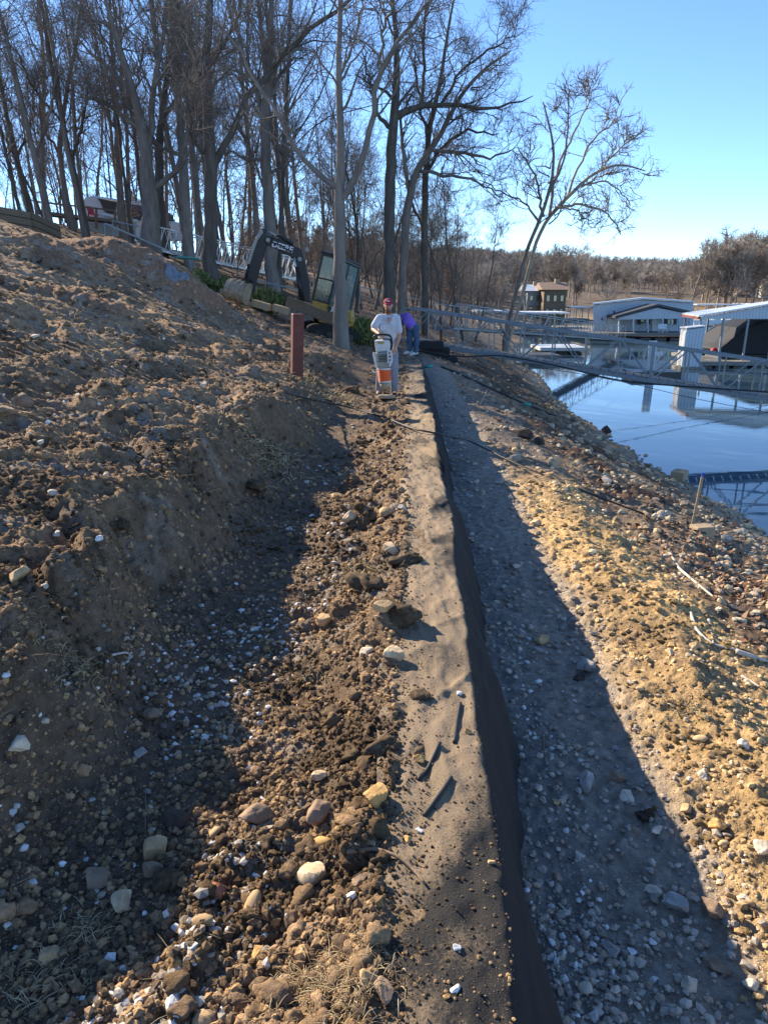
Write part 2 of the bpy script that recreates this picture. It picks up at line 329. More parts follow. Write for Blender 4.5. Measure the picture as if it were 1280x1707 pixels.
def H(X, Y, detail=True, masks=False):
    X = np.atleast_1d(np.asarray(X, float)).copy(); Y = np.atleast_1d(np.asarray(Y, float)).copy()
    u0 = X-wall_x(Y)
    near = 1-sst(Y, 24, 30)
    bw = sst(-u0, .5, 1.3)*(1-sst(-u0, 4, 8))*near
    du = (fbm(X*.9, Y*.9, 4, 3)*.45+.10*billow(X*3, Y*3, 3, 9))*bw
    rw = sst(u0, .6, 1.2)*(1-sst(u0, 6, 9))
    du = du+fbm(X*.7+9, Y*.7, 3, 21)*.5*rw
    z = profile(u0+du, Y)
    # far side of the lake and the hills beyond
    ys = 150+np.clip(X, 0, 400)*.28+25*vnoise(X/60, X*0, 4)
    far = np.where(Y > ys-20, np.clip((Y-ys)*.11, -3, 5.5), -4)
    hill = 20*np.exp(-((X-40)/150.0)**2-((Y-520)/130.0)**2)+17*np.exp(-((X-330)/140.0)**2-((Y-470)/150.0)**2)+9*np.exp(-((X-20)/60.0)**2-((Y-300)/70.0)**2)
    far = far+hill*sst(Y, 200, 320)+14*sst(Y, 450, 900)
    z = np.where((u0 > 12) | (Y > 140), np.maximum(z, far), z)
    for c, rx, ry, h in MOUNDS:
        z = z+h*np.exp(-((X-c[0])/rx)**2-((Y-c[1])/ry)**2)
    z = z-.14*sst(u0, -.03, .06)*(1-sst(u0, 2.2, 5))*(1-sst(Y, 18, 24))+.13*sst(-u0, 1.5, 2.1)*(1-.6*sst(-u0, 3, 6))*(1-sst(Y, 9, 14))
    if not detail: return z
    cap = sst(u0, -.50, -.34)*(1-sst(u0, .12, .34))*(1-sst(Y, 23, 25))
    field = sst(-u0, 1.7, 2.4)*(1-sst(Y, 26, 34))
    bank = sst(-u0, 1.5, 1.8)*(1-sst(-u0, 2.1, 2.5))*near
    trench = sst(-u0, .75, 1.1)*(1-sst(-u0, 1.7, 2.0))*near*(1-.7*sst(Y, 7, 11))
    fill = sst(-u0, .36, .5)*(1-sst(-u0, .95, 1.35))*near
    strip = sst(u0, .14, .3)*(1-sst(u0, 1.0, 1.35))*near
    ridge = sst(u0, .95, 1.25)*(1-sst(u0, 2.0, 2.7))*near
    slope = sst(u0, 2.1, 2.8)
    a = math.radians(80); tyy = -X*math.sin(a)+Y*math.cos(a); trk = (np.exp(-((tyy-4.4)/.24)**4)+np.exp(-((tyy-5.35)/.24)**4)+np.exp(-((X+2.75+.06*Y)/.22)**4)*(1-sst(Y, 9, 10)))*sst(Y, 4, 5.5)*(1-sst(Y, 14, 16)); trk = np.clip(trk, 0, 1)
    n1 = billow(X*2.2, Y*2.2, 5, 1); n2 = fbm(X*1.1, Y*1.1, 4, 5); n3 = billow(X*7, Y*7, 3, 14)
    dist = np.clip(Y, 1, 60)
    fine = 1-sst(dist, 14, 30)
    z = z+field*(1-.8*trk)*((.095-.045*sst(Y, 7, 12))*n1+(.15-.05*sst(Y, 7, 12))*n2+.025*n3)+bank*(.04*n1+.05*n2)+trench*(.012*n1+.03*n2)+fill*(.05*n1+.05*n2+.02*n3)
    z = z+strip*(.022*n1+.035*n2)+ridge*(.035*n1+.05*n2+.018*n3)+slope*near*(.05*n1+.07*n2+.02*n3)+(1-near)*(.10*fbm(X*.4, Y*.4, 4, 6))
    c1 = clods(X, Y, .34, 1, .45); c2 = clods(X, Y, .13, 2, .6); c3 = clods(X, Y, .055, 3, .6)
    a = math.radians(80); ty = -X*math.sin(a)+Y*math.cos(a); tb_ = (np.exp(-((ty-4.4)/.22)**4)+np.exp(-((ty-5.35)/.22)**4)+np.exp(-((X+2.75+.06*Y)/.2)**4)+np.exp(-((X+3.9+.06*Y)/.2)**4))*field*sst(Y, 4, 5.5)
    rough = fbm(X*1.3, Y*1.3, 3, 31)*1.4+.5-.9*np.clip(tb_, 0, 1)
    z = z+np.clip(rough, 0, 1.2)*near*(field*(c1*.55*(1-.6*sst(Y, 7, 12))+c2*.6)+fill*(c1*.45+c2*.9+c3*.7)+bank*(c2*.35+c3*.4)+trench*(c2*.25+c3*.6)+strip*(c2*.45+c3*.7)+ridge*(c1*.2+c2*.6+c3*.7)+slope*fine*(c1*.25+c2*.6+c3*.4))
    m9 = Y < 14
    if m9.any():
        xx, yy = X[m9], Y[m9]; mm = (field+fill+.7*bank+.5*trench+.8*ridge+.55*strip+.8*slope)[m9]*near[m9]
        z[m9] += mm*(.010*billow(xx*22, yy*22, 3, 61)+.012*np.abs(fbm(xx*11, yy*11, 3, 63)))*(1-sst(yy, 9, 14))
    # thin spill of soil over the capping
    z = z+cap*(np.clip(1.3*fbm(X*2.6, Y*2.6, 5, 41)+.07-2.7*(u0+.23), -.3, .6)*.075+c3*.3)
    # tracked machine prints pressed into the field
    a = math.radians(80); tx = X*math.cos(a)+Y*math.sin(a); ty = -X*math.sin(a)+Y*math.cos(a)
    for off in (4.40, 5.35):
        band = np.exp(-((ty-off)/.18)**4)*field*sst(Y, 4.5, 6)*(1-sst(Y, 14, 16))
        z = z-band*(.05+.03*np.tanh(2.5*np.sin(tx*2*np.pi/.17)))
    a = math.radians(8); tx = X*math.cos(a)+Y*math.sin(a); ty = -X*math.sin(a)+Y*math.cos(a)
    band2 = (np.exp(-((X+2.75+.06*Y)/.18)**4)+np.exp(-((X+3.9+.06*Y)/.18)**4))*field*sst(Y, 4, 5)*(1-sst(Y, 9, 10))
    z = z-band2*(.05+.03*np.tanh(2.5*np.sin(Y*2*np.pi/.18)))
    if not masks: return z
    return z, dict(u=u0, cap=cap, field=field, bank=bank, trench=trench, fill=fill, strip=strip, ridge=ridge, slope=slope, near=near, n1=n1, n2=n2, c2=c2, c1=c1)
def Hs(x, y, detail=True): return float(H([x], [y], detail)[0])
def G(px, py, detail=False, tmax=400):
    r = ray(px, py); r = r/r[1]
    t = np.concatenate([np.linspace(.6, 40, 4000), np.linspace(40, tmax, 2000)])
    pz = CAM_Z+r[2]*t; hz = H(r[0]*t, t, detail); k = np.argmax(pz < hz)
    if pz[k] >= hz[k]: k = len(t)-1
    return np.array([r[0]*t[k], t[k], hz[k]])

na, nr = 1150, 1500
ang = np.radians(np.linspace(-52, 48, na))
# rows: dense where the ground fills the frame
rad = np.concatenate([np.geomspace(1.2, 60, 1250), np.geomspace(60.6, 4500, nr-1250)])
OX, OY = 0.0, -1.3
A, R = np.meshgrid(ang, rad)
TX = (OX+R*np.sin(A)).ravel(); TY = (OY+R*np.cos(A)).ravel()
TZ, MK = H(TX, TY, True, True)
def lerp(a, b, t): return a+(b-a)*t[:, None]
def C(*c): return np.array(c, float)[None, :]
g1 = fbm(TX*.8, TY*.8, 5, 51); g2 = fbm(TX*5, TY*5, 4, 61); g3 = fbm(TX*.25, TY*.25, 4, 71)
topsoil = C(.125, .086, .055); lit = C(.30, .21, .125)
col = np.repeat(C(.17, .12, .08), len(TX), 0)
col = lerp(col, C(.34, .225, .135)+0*col, MK['field']*np.clip(.65+1.3*g1, 0, 1))
col = lerp(col, C(.16, .108, .07)+0*col, MK['field']*np.clip(1.6*g2+.9*g3, 0, .8))
col = lerp(col, C(.17, .12, .08)+0*col, np.clip(MK['bank']*.8, 0, 1))
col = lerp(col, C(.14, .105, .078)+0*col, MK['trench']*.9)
col = lerp(col, C(.24, .163, .098)+0*col, MK['fill']*np.clip(.7+1.5*g1, 0, 1))
col = lerp(col, C(.15, .105, .07)+0*col, MK['fill']*np.clip(2*g2, 0, .8))
col = lerp(col, C(.23, .165, .105)+0*col, MK['cap'])
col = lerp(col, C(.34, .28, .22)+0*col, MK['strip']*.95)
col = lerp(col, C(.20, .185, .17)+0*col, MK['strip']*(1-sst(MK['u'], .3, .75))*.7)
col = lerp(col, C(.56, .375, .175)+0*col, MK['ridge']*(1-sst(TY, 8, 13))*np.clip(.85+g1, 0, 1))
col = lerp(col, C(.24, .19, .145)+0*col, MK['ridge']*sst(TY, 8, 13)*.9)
col = lerp(col, C(.25, .19, .13)+0*col, MK['slope'])
col = lerp(col, C(.12, .08, .055)+0*col, MK['slope']*np.clip(.6+3*g1, 0, 1)*(1-sst(MK['u'], 4.5, 6)))
col = lerp(col, C(.34, .28, .20)+0*col, MK['slope']*sst(MK['u'], 5.2, 7)*(1-sst(TY, 35, 60))*np.clip(.8+2*g2, 0, 1))
fo = (1-MK['near'])*(1-MK['slope']*sst(MK['u'], 5.2, 7))
col = lerp(col, C(.20, .145, .10)+0*col, fo)
col = lerp(col, C(.11, .08, .06)+0*col, fo*np.clip(.5+2*g1, 0, .8))
dk_ = np.clip(3.0*(fbm(TX*2.3, TY*2.3, 4, 151)*-1)-.25, 0, .6)*np.clip(MK['field']+MK['fill'], 0, 1)
col = lerp(col, C(.09, .062, .042)+0*col, dk_)
mm_ = sum(np.exp(-((TX-c[0])/rx)**2-((TY-c[1])/ry)**2) for c, rx, ry, h in MOUNDS[:4])
col = lerp(col, C(.27, .155, .095)+0*col, np.clip(mm_*.9, 0, .8))
# light stone dust where the rubble weathers
col = lerp(col, C(.34, .30, .26)+0*col, np.clip(g2*2.2-.35, 0, .5)*np.clip(MK['field']+MK['fill']+MK['strip'], 0, 1))
col = lerp(col, C(.15, .12, .095)+0*col, sst(TY, 110, 150)*sst(TZ, .2, 1))
col = lerp(col, C(.30, .21, .12)+0*col, sst(TY, 140, 160)*(1-sst(TY, 175, 205))*sst(TX, 60, 85)*np.clip(.7+g3, 0, 1))
col = lerp(col, C(.13, .12, .10)+0*col, 1-sst(TZ, -.05, .12))
idx = np.arange(na*nr).reshape(nr, na)
quads = np.stack([idx[:-1, :-1], idx[:-1, 1:], idx[1:, 1:], idx[1:, :-1]], -1).reshape(-1, 4)
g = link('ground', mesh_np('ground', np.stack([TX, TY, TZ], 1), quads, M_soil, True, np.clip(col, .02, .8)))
tag(g, 'disturbed brown soil bank sloping from the woods down to the lake', 'ground', kind='structure')
# a plain sheet closes the ground behind the photographer
mb = MB(); yy = [-60, -30, -12, -5, -1.5]; xx = [-60, -30, -12, -6, -3, -1.5, 0, .3, .5, 1.5, 2.5, 4, 8, 12, 40]
VV = [[x, y, profile(np.array([x-.33]), np.array([0.0]))[0]-.08] for y in yy for x in xx]; nn = len(xx)
b2 = link('ground', mesh_np('ground_behind', VV, [[j*nn+i, j*nn+i+1, (j+1)*nn+i+1, (j+1)*nn+i] for j in range(len(yy)-1) for i in range(nn-1)], M_soil, True, np.repeat(C(.2, .15, .1), len(VV), 0)))
tag(b2, 'soil bank continuing behind the viewpoint', 'ground', kind='structure')
wv = link('water', mesh_np('water', [[3, -60, 0], [1500, -60, 0], [1500, 1500, 0], [3, 1500, 0]], np.array([[0, 1, 2, 3]]), M_water))
tag(wv, 'calm blue lake cove reflecting the sky and gangway', 'water', kind='structure')

# ------------------------------------------------------------------ fabric-wrapped retaining wall
ys = np.concatenate([np.linspace(.2, 9, 520), np.linspace(9.02, 24, 420)])
# cross-section: (u, dz, is_top)
S = np.concatenate([np.linspace(-.47, -.02, 40), np.linspace(-.01, .04, 8), np.linspace(.05, .24, 20)])
YY, SS = np.meshgrid(ys, S, indexing='ij'); yf = YY.ravel(); sf = SS.ravel()
FOLDS = [(11.6, .07, .10, 1.2), (10.6, .13, .09, -1.0), (10.2, .10, .07, -1.4), (8.6, .08, .06, -2.2), (8.3, .09, .05, -2.3), (8.05, .08, .05, -2.4), (7.7, .06, .05, -2.2), (7.35, .045, .05, -2.0), (13.5, .07, .12, .6), (14.6, .05, .1, -.5), (15.6, .07, .13, .8), (17.4, .08, .18, .5), (19.5, .07, .2, -.5),
         (2.6, .006, .02, .6), (2.18, .006, .022, 1.3), (1.9, .008, .03, .9), (1.72, .006, .02, 1.6), (1.5, .008, .03, .4), (5.2, .022, .04, -.8), (4.6, .012, .03, -1.5), (3.2, .016, .03, 1.2), (3.9, .014, .03, .8), (6.3, .025, .05, 1.0)]
def fabric_z(yf, sf):
    z = 3.155+.016*fbm(yf*1.2, sf*3, 3, 81)+.010*fbm(yf*5, sf*9, 3, 82)+.017*billow(yf*2.6+sf*4, sf*7-yf, 3, 88)
    z = z-sst(sf, -.04, .07)*.16-np.clip(sf-.05, 0, 1)/.19*.62
    f = np.zeros_like(z)
    for y0, a0, w0, sk in FOLDS: f += a0*np.exp(-((yf-y0-sk*sf)/w0)**2)*sst(sf, -.42, -.2)*(.35+.65*sst(sf, -.3, -.05))
    z = z+f*(1-sst(sf, .03, .1)*.6)
    return z-.03*sst(-sf, .40, .47)*sst(yf, 2.6, 3.2)+.02*vnoise(yf*2, yf*0, 85)*sst(-sf, .3, .47)
def wall_edge(y): return wall_x(y)+.045*fbm(y*1.3, y*0, 4, 80)+.04*vnoise(y*.5, y*0, 89)
def surf(x, y):
    """ground or fabric, whichever lies on top"""
    x = np.atleast_1d(np.asarray(x, float)); y = np.atleast_1d(np.asarray(y, float)); z = H(x, y); s_ = x-wall_edge(y); m = (s_ > -.47) & (s_ < .03) & (y < 24)
    return np.where(m, np.maximum(z, fabric_z(y, s_)), z)
base = wall_edge(yf); zz = fabric_z(yf, sf)
face = sst(sf, .03, .1)
bulge = face*(.03*np.sin(yf*3.1+2*vnoise(yf*.7, yf*0, 83)*6)+.05*vnoise(yf*1.3, sf*0, 84)+.03*vnoise(yf*4, sf*4, 86)+.012*np.sin(yf*14+sf*9+4*vnoise(yf*2, sf*0, 90)))
dirt = np.where(sf < .0, .56+.75*fbm(yf*1.6, sf*2.6, 4, 87), -.2)
dirt = np.where((yf < 2.1) & (sf < 0), dirt-.13*(1-sst(yf, 1.5, 2.1)), dirt)+.25*sst(-sf, .12, .4)-1.0*sst(sf, -.05, .02)+.12*sst(yf, 4, 8)
cc = np.stack([dirt, dirt*0, dirt*0], 1)
Vf = np.stack([base+sf+bulge, yf, zz], 1)
I = np.arange(len(yf)).reshape(len(ys), len(S)); q = np.stack([I[:-1, :-1], I[:-1, 1:], I[1:, 1:], I[1:, :-1]], -1).reshape(-1, 4)
fb = link('landscape_fabric', mesh_np('landscape_fabric', Vf, q, M_fabric, True, cc))
tag(fb, 'long black landscape fabric wrapped over the low retaining wall, dusted with soil', 'fabric')
wallmb = MB()
for k in range(24):
    y0 = .2+k; y1 = y0+.985
    for r_ in range(2):
        z0 = 2.45+r_*.33; c0 = (wall_x(y0)+wall_x(y1))/2
        a_ = math.atan2(wall_x(y1)-wall_x(y0), y1-y0)
        wallmb.box((c0-.19, (y0+y1)/2, z0+.16), (.30, .985, .32), rotz(-a_))
wo_ = wallmb.build('retaining_wall', M_conc, bevel=.01); tag(wo_, 'low block retaining wall hidden beneath the black fabric', 'wall')

# ------------------------------------------------------------------ stones
def ico(sub):
    bm = bmesh.new(); bmesh.ops.create_icosphere(bm, subdivisions=sub, radius=1); V = np.array([v.co[:] for v in bm.verts]); F = np.array([[v.index for v in f.verts] for f in bm.faces]); bm.free(); return V, F
ICO = {k: ico(k) for k in (1, 2, 3, 4)}
def rock_shape(sub, rs, planes=11, rough=.05, sq=(1, .8, .62)):
    V, F = ICO[sub]; n = rs.normal(size=(planes, 3)); n /= np.linalg.norm(n, axis=1, keepdims=True); d = .5+.42*rs.rand(planes)
    dot = np.maximum(V@n.T, 1e-3); r = np.minimum(1.15, (d[None]/dot).min(1))
    if rough:
        r = r*(1+rough*2*(fbm(V[:, 0]*2+V[:, 2]*1.3+rs.rand()*50, V[:, 1]*2+rs.rand()*50, 4, 3)))
    return V*r[:, None]*np.array(sq), F
def scatter_mesh(pos, size, sub, rs, nvar=14, planes=9, rough=.05, sq=(1, .85, .65), sink=.25, colr=None):
    base = [rock_shape(sub, rs, planes, rough, sq)[0] for _ in range(nvar)]; F = ICO[sub][1]; base = np.array(base)
    n = len(pos); vi = rs.randint(nvar, size=n); B = base[vi]
    a = rs.rand(n)*2*np.pi; ca, sa = np.cos(a), np.sin(a); tl = rs.normal(size=n)*.35; ct, stt = np.cos(tl), np.sin(tl)
    x, y, z = B[..., 0], B[..., 1], B[..., 2]
    y, z = y*ct[:, None]-z*stt[:, None], y*stt[:, None]+z*ct[:, None]
    x, y = x*ca[:, None]-y*sa[:, None], x*sa[:, None]+y*ca[:, None]
    V = np.stack([x, y, z], -1)*size[:, None, None]+pos[:, None, :]; V[..., 2] += (size*(.5-sink))[:, None]
    nv = V.shape[1]; Fa = (F[None]+(np.arange(n)*nv)[:, None, None]).reshape(-1, 3)
    cv = np.repeat(colr, nv, axis=0) if colr is not None else None
    return V.reshape(-1, 3), Fa, cv
def sample(n, rs, rmin=2.2, rmax=30, a0=-42, a1=42):
    a = np.radians(a0+(a1-a0)*rs.rand(n)); r = 1/(1/rmin-(1/rmin-1/rmax)*rs.rand(n))   # even over the frame's height
    return OX+r*np.sin(a), OY+r*np.cos(a)
def zone_w(x, y):
    z, m = H(x, y, True, True); s_ = x-wall_edge(y); k = (s_ > -.46) & (s_ < .0) & (y < 24); z = np.where(k, np.maximum(z, fabric_z(y, s_)), z); return z, m
def cloud(name, n, wf, szf, cols, sub, seed, label, cat, m=M_stone, rmax=30, **kw):
    rs = np.random.RandomState(seed); x, y = sample(n, rs, rmax=rmax); z, mk = zone_w(x, y)
    w = wf(mk, x, y); k = rs.rand(len(x)) < w; x, y, z = x[k], y[k], z[k]
    d = np.hypot(x, y); s = szf(rs, len(x), d)
    if name == 'soil_clods': s = s*(1-.62*mk['cap'][k]*(mk['u'][k] > -.40)); x_ = 1
    cols = np.array(cols); c = cols[rs.randint(len(cols), size=len(x))]*(.75+.5*rs.rand(len(x), 1))
    if m is M_clod: c = c*np.clip(1.02+1.5*fbm(x*2.3, y*2.3, 4, 151), .42, 1.35)[:, None]
    V, F_, cv = scatter_mesh(np.stack([x, y, z], 1), s, sub, rs, colr=c, **kw)
    o = link(name, mesh_np(name, V, F_, m, m is M_clod and sub > 1, np.clip(cv, 0, 1))); tag(o, label, cat, kind='stuff'); return o
def pat(x, y, f, s, t, w=.25): return np.clip((fbm(x*f, y*f, 3, s)-t)/w, 0, 1)
szw = lambda rs, n, d: (.0075+.019*rs.rand(n)**2.0)*(1+.0*d)*np.clip(d/4, 1, 3)**.5
cloud('white_gravel', 60000, lambda m, x, y: np.clip(.60*m['trench']*(.08+pat(x, y, 2.1, 101, .0, .2))+.05*m['bank']*pat(x, y, 1.5, 105, .0)+.045*m['fill']*pat(x, y, 1.5, 102, .0)+.05*m['field']*pat(x, y, .8, 103, .04)*(1-sst(y, 9, 13))
      + .40*m['strip']*(1-sst(m['u'], .42, .75))*pat(x, y, 1.0, 104, -.08), 0, 1), szw,
      [(.56, .56, .54), (.42, .41, .39), (.62, .61, .58), (.30, .27, .23), (.44, .38, .31), (.22, .18, .14), (.34, .28, .21)], 1, 11, 'crushed white gravel scattered through the shaded trench and along the wall foot', 'gravel', rmax=22, planes=8)
szd = lambda rs, n, d: (.0035+.019*rs.rand(n)**4.5)*np.clip(d/3.5, 1, 4)**.75
cloud('soil_clods', 250000, lambda m, x, y: np.clip(.85*m['fill']+.62*m['field']+.45*m['bank']+.55*m['trench']+.17*m['cap']*(m['u'] < -.0)*(.35+pat(x, y, 2.2, 106, -.1))+.4*m['cap']*(m['u'] < -.27)+.35*m['cap']*(m['u'] < -.34), 0, 1), szd,
      [(.22, .15, .088), (.16, .11, .068), (.30, .20, .115), (.12, .085, .057), (.36, .235, .12)], 1, 12, 'loose brown soil crumbs covering the dug bank and backfill', 'soil', m=M_clod, rmax=26, rough=.16, planes=7, sq=(1, .9, .8), nvar=30)
szc = lambda rs, n, d: (.014+.036*rs.rand(n)**3.5)*np.clip(d/5, 1, 3)**.5
cloud('soil_lumps', 9000, lambda m, x, y: np.clip(.8*m['fill']*pat(x, y, .9, 110, -.1)+.5*m['field']*pat(x, y, .7, 111, -.05)+.1*m['bank'], 0, 1), szc,
      [(.23, .155, .09), (.16, .11, .07), (.29, .19, .11)], 3, 13, 'matted lumps of dark topsoil on the backfill and bank', 'soil', m=M_clod, rmax=22, rough=.30, planes=7, sq=(1, .85, .7), nvar=14)
szg = lambda rs, n, d: (.004+.026*rs.rand(n)**5)*np.clip(d/3.5, 1, 4)**.7
cloud('strip_rubble', 110000, lambda m, x, y: np.clip(.85*m['strip']*(.45+pat(x, y, 1.2, 107, -.1)), 0, 1), szg,
      [(.33, .28, .23), (.40, .35, .29), (.26, .22, .18), (.44, .37, .29), (.36, .27, .2)], 1, 14, 'grey brown rubble on the shaded strip right of the wall', 'rubble', rmax=22, planes=9)
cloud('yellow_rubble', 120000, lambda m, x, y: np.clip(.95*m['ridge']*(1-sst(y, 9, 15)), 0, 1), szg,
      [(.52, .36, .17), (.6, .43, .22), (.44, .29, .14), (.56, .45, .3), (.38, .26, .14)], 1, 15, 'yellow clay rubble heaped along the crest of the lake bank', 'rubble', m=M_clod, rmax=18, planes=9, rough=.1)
szs = lambda rs, n, d: (.02+.055*rs.rand(n)**2.5)*np.clip(d/9, .75, 3)**.7
cloud('shore_stones', 130000, lambda m, x, y: np.clip(m['slope']*(.35+.65*sst(m['u'], 4, 6))*(m['u'] < 9)*(y < 60)*(.25+.75*pat(x, y, .6, 120, -.2)), 0, 1)+.5*m['ridge']*sst(y, 9, 15)*.6, szs,
      [(.42, .35, .24), (.33, .27, .19), (.5, .42, .30), (.24, .18, .13), (.44, .32, .19), (.2, .14, .1)], 1, 16, 'pale brown broken stones covering the slope down to the waterline', 'stones', rmax=60, planes=9, rough=.06)

# straw, roots, fallen leaves
def blades(name, n, wf, lenf, cols, seed, label, cat, rmax=18, rad=.0012, m=M_straw, up=.5):
    rs = np.random.RandomState(seed); x, y = sample(n, rs, rmax=rmax); z, mk = zone_w(x, y); k = rs.rand(n) < wf(mk, x, y); x, y, z = x[k], y[k], z[k]; n = len(x)
    L_ = lenf(rs, n)*np.clip(np.hypot(x, y)/4, 1, 3)**.6; a = rs.rand(n)*2*np.pi; el = rs.rand(n)*up; d = np.stack([np.cos(a)*np.cos(el), np.sin(a)*np.cos(el), np.sin(el)], 1)
    p0 = np.stack([x, y, z+.003], 1); side = np.cross(d, [0, 0, 1.0])*rs.normal(size=(n, 1))*.5
    t = np.linspace(0, 1, 4)[None, :, None]; pts = p0[:, None]+d[:, None]*L_[:, None, None]*t+side[:, None]*L_[:, None, None]*t*t
    pts[..., 2] = pts[..., 2]-(L_[:, None]*.25)*(t[..., 0]**2)
    rr = np.repeat((rad*np.clip(np.hypot(x, y)/3, 1, 5))[:, None], 4, 1)*np.array([1, .9, .7, .3]); V, F_ = tubes(pts, rr, 3)
    cols = np.array(cols); c = cols[rs.randint(len(cols), size=n)]; o = link(name, mesh_np(name, V, F_, m, True, np.repeat(c, 12, 0))); tag(o, label, cat, kind='stuff')
sc_ = [(.42, .33, .19), (.30, .22, .13), (.5, .42, .27), (.22, .16, .1)]
blades('dry_grass', 34000, lambda m, x, y: np.clip(.5*m['fill']*pat(x, y, 1.3, 130, .0)+.45*m['field']*pat(x, y, .9, 131, -.05)+.12*m['bank']+.08*m['trench'], 0, 1), lambda rs, n: .03+.09*rs.rand(n)**2, sc_, 21, 'dead straw and fine roots strewn over the turned soil', 'grass')
def tuft(px, py, r, n, L_, seed, up=1.0):
    rs = np.random.RandomState(seed); g0 = G(px, py, True); x = g0[0]+rs.normal(size=n)*r; y = g0[1]+rs.normal(size=n)*r; z = H(x, y)
    a = rs.rand(n)*2*np.pi; el = .3+up*rs.rand(n); d = np.stack([np.cos(a)*np.cos(el), np.sin(a)*np.cos(el), np.sin(el)], 1); l = L_*(.4+.6*rs.rand(n)); t = np.linspace(0, 1, 5)[None, :, None]
    pts = np.stack([x, y, z], 1)[:, None]+d[:, None]*l[:, None, None]*t; pts[..., 2] -= (l[:, None]*.55)*t[..., 0]**2
    V, F_ = tubes(pts, np.array([.0018, .0016, .0013, .001, .0005])[None]*np.clip(g0[1]/2.2, 1, 4)*np.ones((n, 1)), 3)
    c = np.array(sc_)[rs.randint(4, size=n)]; return V, F_, np.repeat(c, 15, 0)
for px, py, r, n, L_, lab in [(545, 1665, .09, 900, .11, 'tuft of bright dead grass beside the lower left edge of the fabric'), (60, 1640, .06, 120, .12, 'sparse dead weed with spreading stems at the photo\'s lower left corner'),
                         (110, 1110, .08, 260, .10, 'overhanging dead sod lip on the left of the dark bank'), (540, 660, .35, 700, .20, 'dry turf edge just right of the red post foot'), (150, 1560, .05, 160, .1, 'loose straw clump near the lower left tan stones'),
                         (520, 1120, .05, 60, .08, 'wisps of straw on the backfill left of the fabric'), (600, 965, .12, 400, .1, 'dead grass on a dark sod lump in the backfill'), (430, 745, .25, 700, .16, 'dry grass on the crest of the dug bank'), (1145, 1185, .06, 120, .1, 'small pale tussock on the yellow lake bank')]:
    V, F_, c = tuft(px, py, r, n, L_, int(px)); o = own_origin(link('grass_tuft', mesh_np('grass_tuft', V, F_, M_straw, True, c))); tag(o, lab, 'dead grass', kind='stuff')
def leaves(name, n, wf, size, cols, seed, label, rmax=70, far=1):
    rs = np.random.RandomState(seed); x, y = sample(n, rs, rmin=3, rmax=rmax); z, mk = zone_w(x, y); k = (rs.rand(n) < wf(mk, x, y)) & (z > .05); x, y, z = x[k], y[k], z[k]; n = len(x)
    s = size*(.6+.8*rs.rand(n))*np.clip(np.hypot(x, y)/12, 1, 4)**.8
    a = rs.rand(n)*6.28; t1 = rs.normal(size=n)*.45; t2 = rs.normal(size=n)*.45
    q = np.array([[-1, 0, .25], [0, -.55, 0], [1, 0, .3], [0, .55, .05]])
    X_ = q[:, 0][None]*np.cos(a)[:, None]-q[:, 1][None]*np.sin(a)[:, None]; Y_ = q[:, 0][None]*np.sin(a)[:, None]+q[:, 1][None]*np.cos(a)[:, None]; Z_ = q[:, 2][None]+X_*t1[:, None]+Y_*t2[:, None]
    V = np.stack([X_, Y_, Z_], -1)*s[:, None, None]+np.stack([x, y, z+.012], 1)[:, None]; b = np.arange(n)*4
    F_ = np.concatenate([np.stack([b, b+1, b+3], 1), np.stack([b+1, b+2, b+3], 1)]); cols = np.array(cols)
    o = link(name, mesh_np(name, V.reshape(-1, 3), F_, M_straw, False, np.repeat(cols[rs.randint(len(cols), size=n)]*(.7+.6*rs.rand(n, 1)), 4, 0))); tag(o, label, 'leaf litter', kind='stuff')
lc = [(.20, .105, .06), (.15, .085, .05), (.27, .16, .09), (.11, .065, .045), (.32, .22, .14)]
leaves('leaf_litter', 90000, lambda m, x, y: np.clip(m['slope']*(1-sst(m['u'], 5.5, 7.5))*(.3+pat(x, y, .7, 140, -.1))*.9, 0, 1)+.8*(1-m['near']), .035, lc, 31, 'brown fallen oak leaves drifted over the slope and forest floor')

# individually placed rocks
def GS(px, py):
    g0 = G(px, py, True); r = ray(px, py); r = r/r[1]; t = np.linspace(max(.6, g0[1]*.8), g0[1]+.02, 1500); hz = surf(r[0]*t, t); k = np.argmax(CAM_Z+r[2]*t < hz)
    return np.array([r[0]*t[k], t[k], hz[k]])
def rock(px, py, wpx, colr, lab, cat='rock', name='rock', seed=0, sq=(1, .8, .65), rough=.05, m=M_stone, planes=12, sink=.25, sub=4, group=None, rz=None):
    rs = np.random.RandomState(seed+int(px*7+py)); g0 = GS(px, py+wpx*.2); s = wpx/2.0*.9*np.linalg.norm(g0-np.array([0, 0, CAM_Z]))/F_PX*.92
    V, F_ = rock_shape(sub, rs, planes, rough, sq); a = rs.rand()*6.28 if rz is None else rz; V = V@rotz(a).T*s
    c = np.repeat(np.array(colr)[None], len(V), 0)*(1+.5*fbm(V[:, 0]*20+V[:, 2]*11, V[:, 1]*20, 3, 9))[:, None]
    o = link(name, mesh_np(name, V, F_, m, m is M_clod, np.clip(c, .01, .9)), None, (float(g0[0]), float(g0[1]), float(g0[2]+s*sq[2]*(1-2*sink))))
    tag(o, lab, cat, group); return o
TAN = (.44, .30, .16); BRN = (.24, .165, .11); LTN = (.5, .38, .24); WHT = (.68, .68, .66); GRY = (.33, .30, .27); RED = (.38, .15, .08); ORG = (.48, .29, .11); DRK = (.07, .05, .04); PAL = (.55, .47, .36)
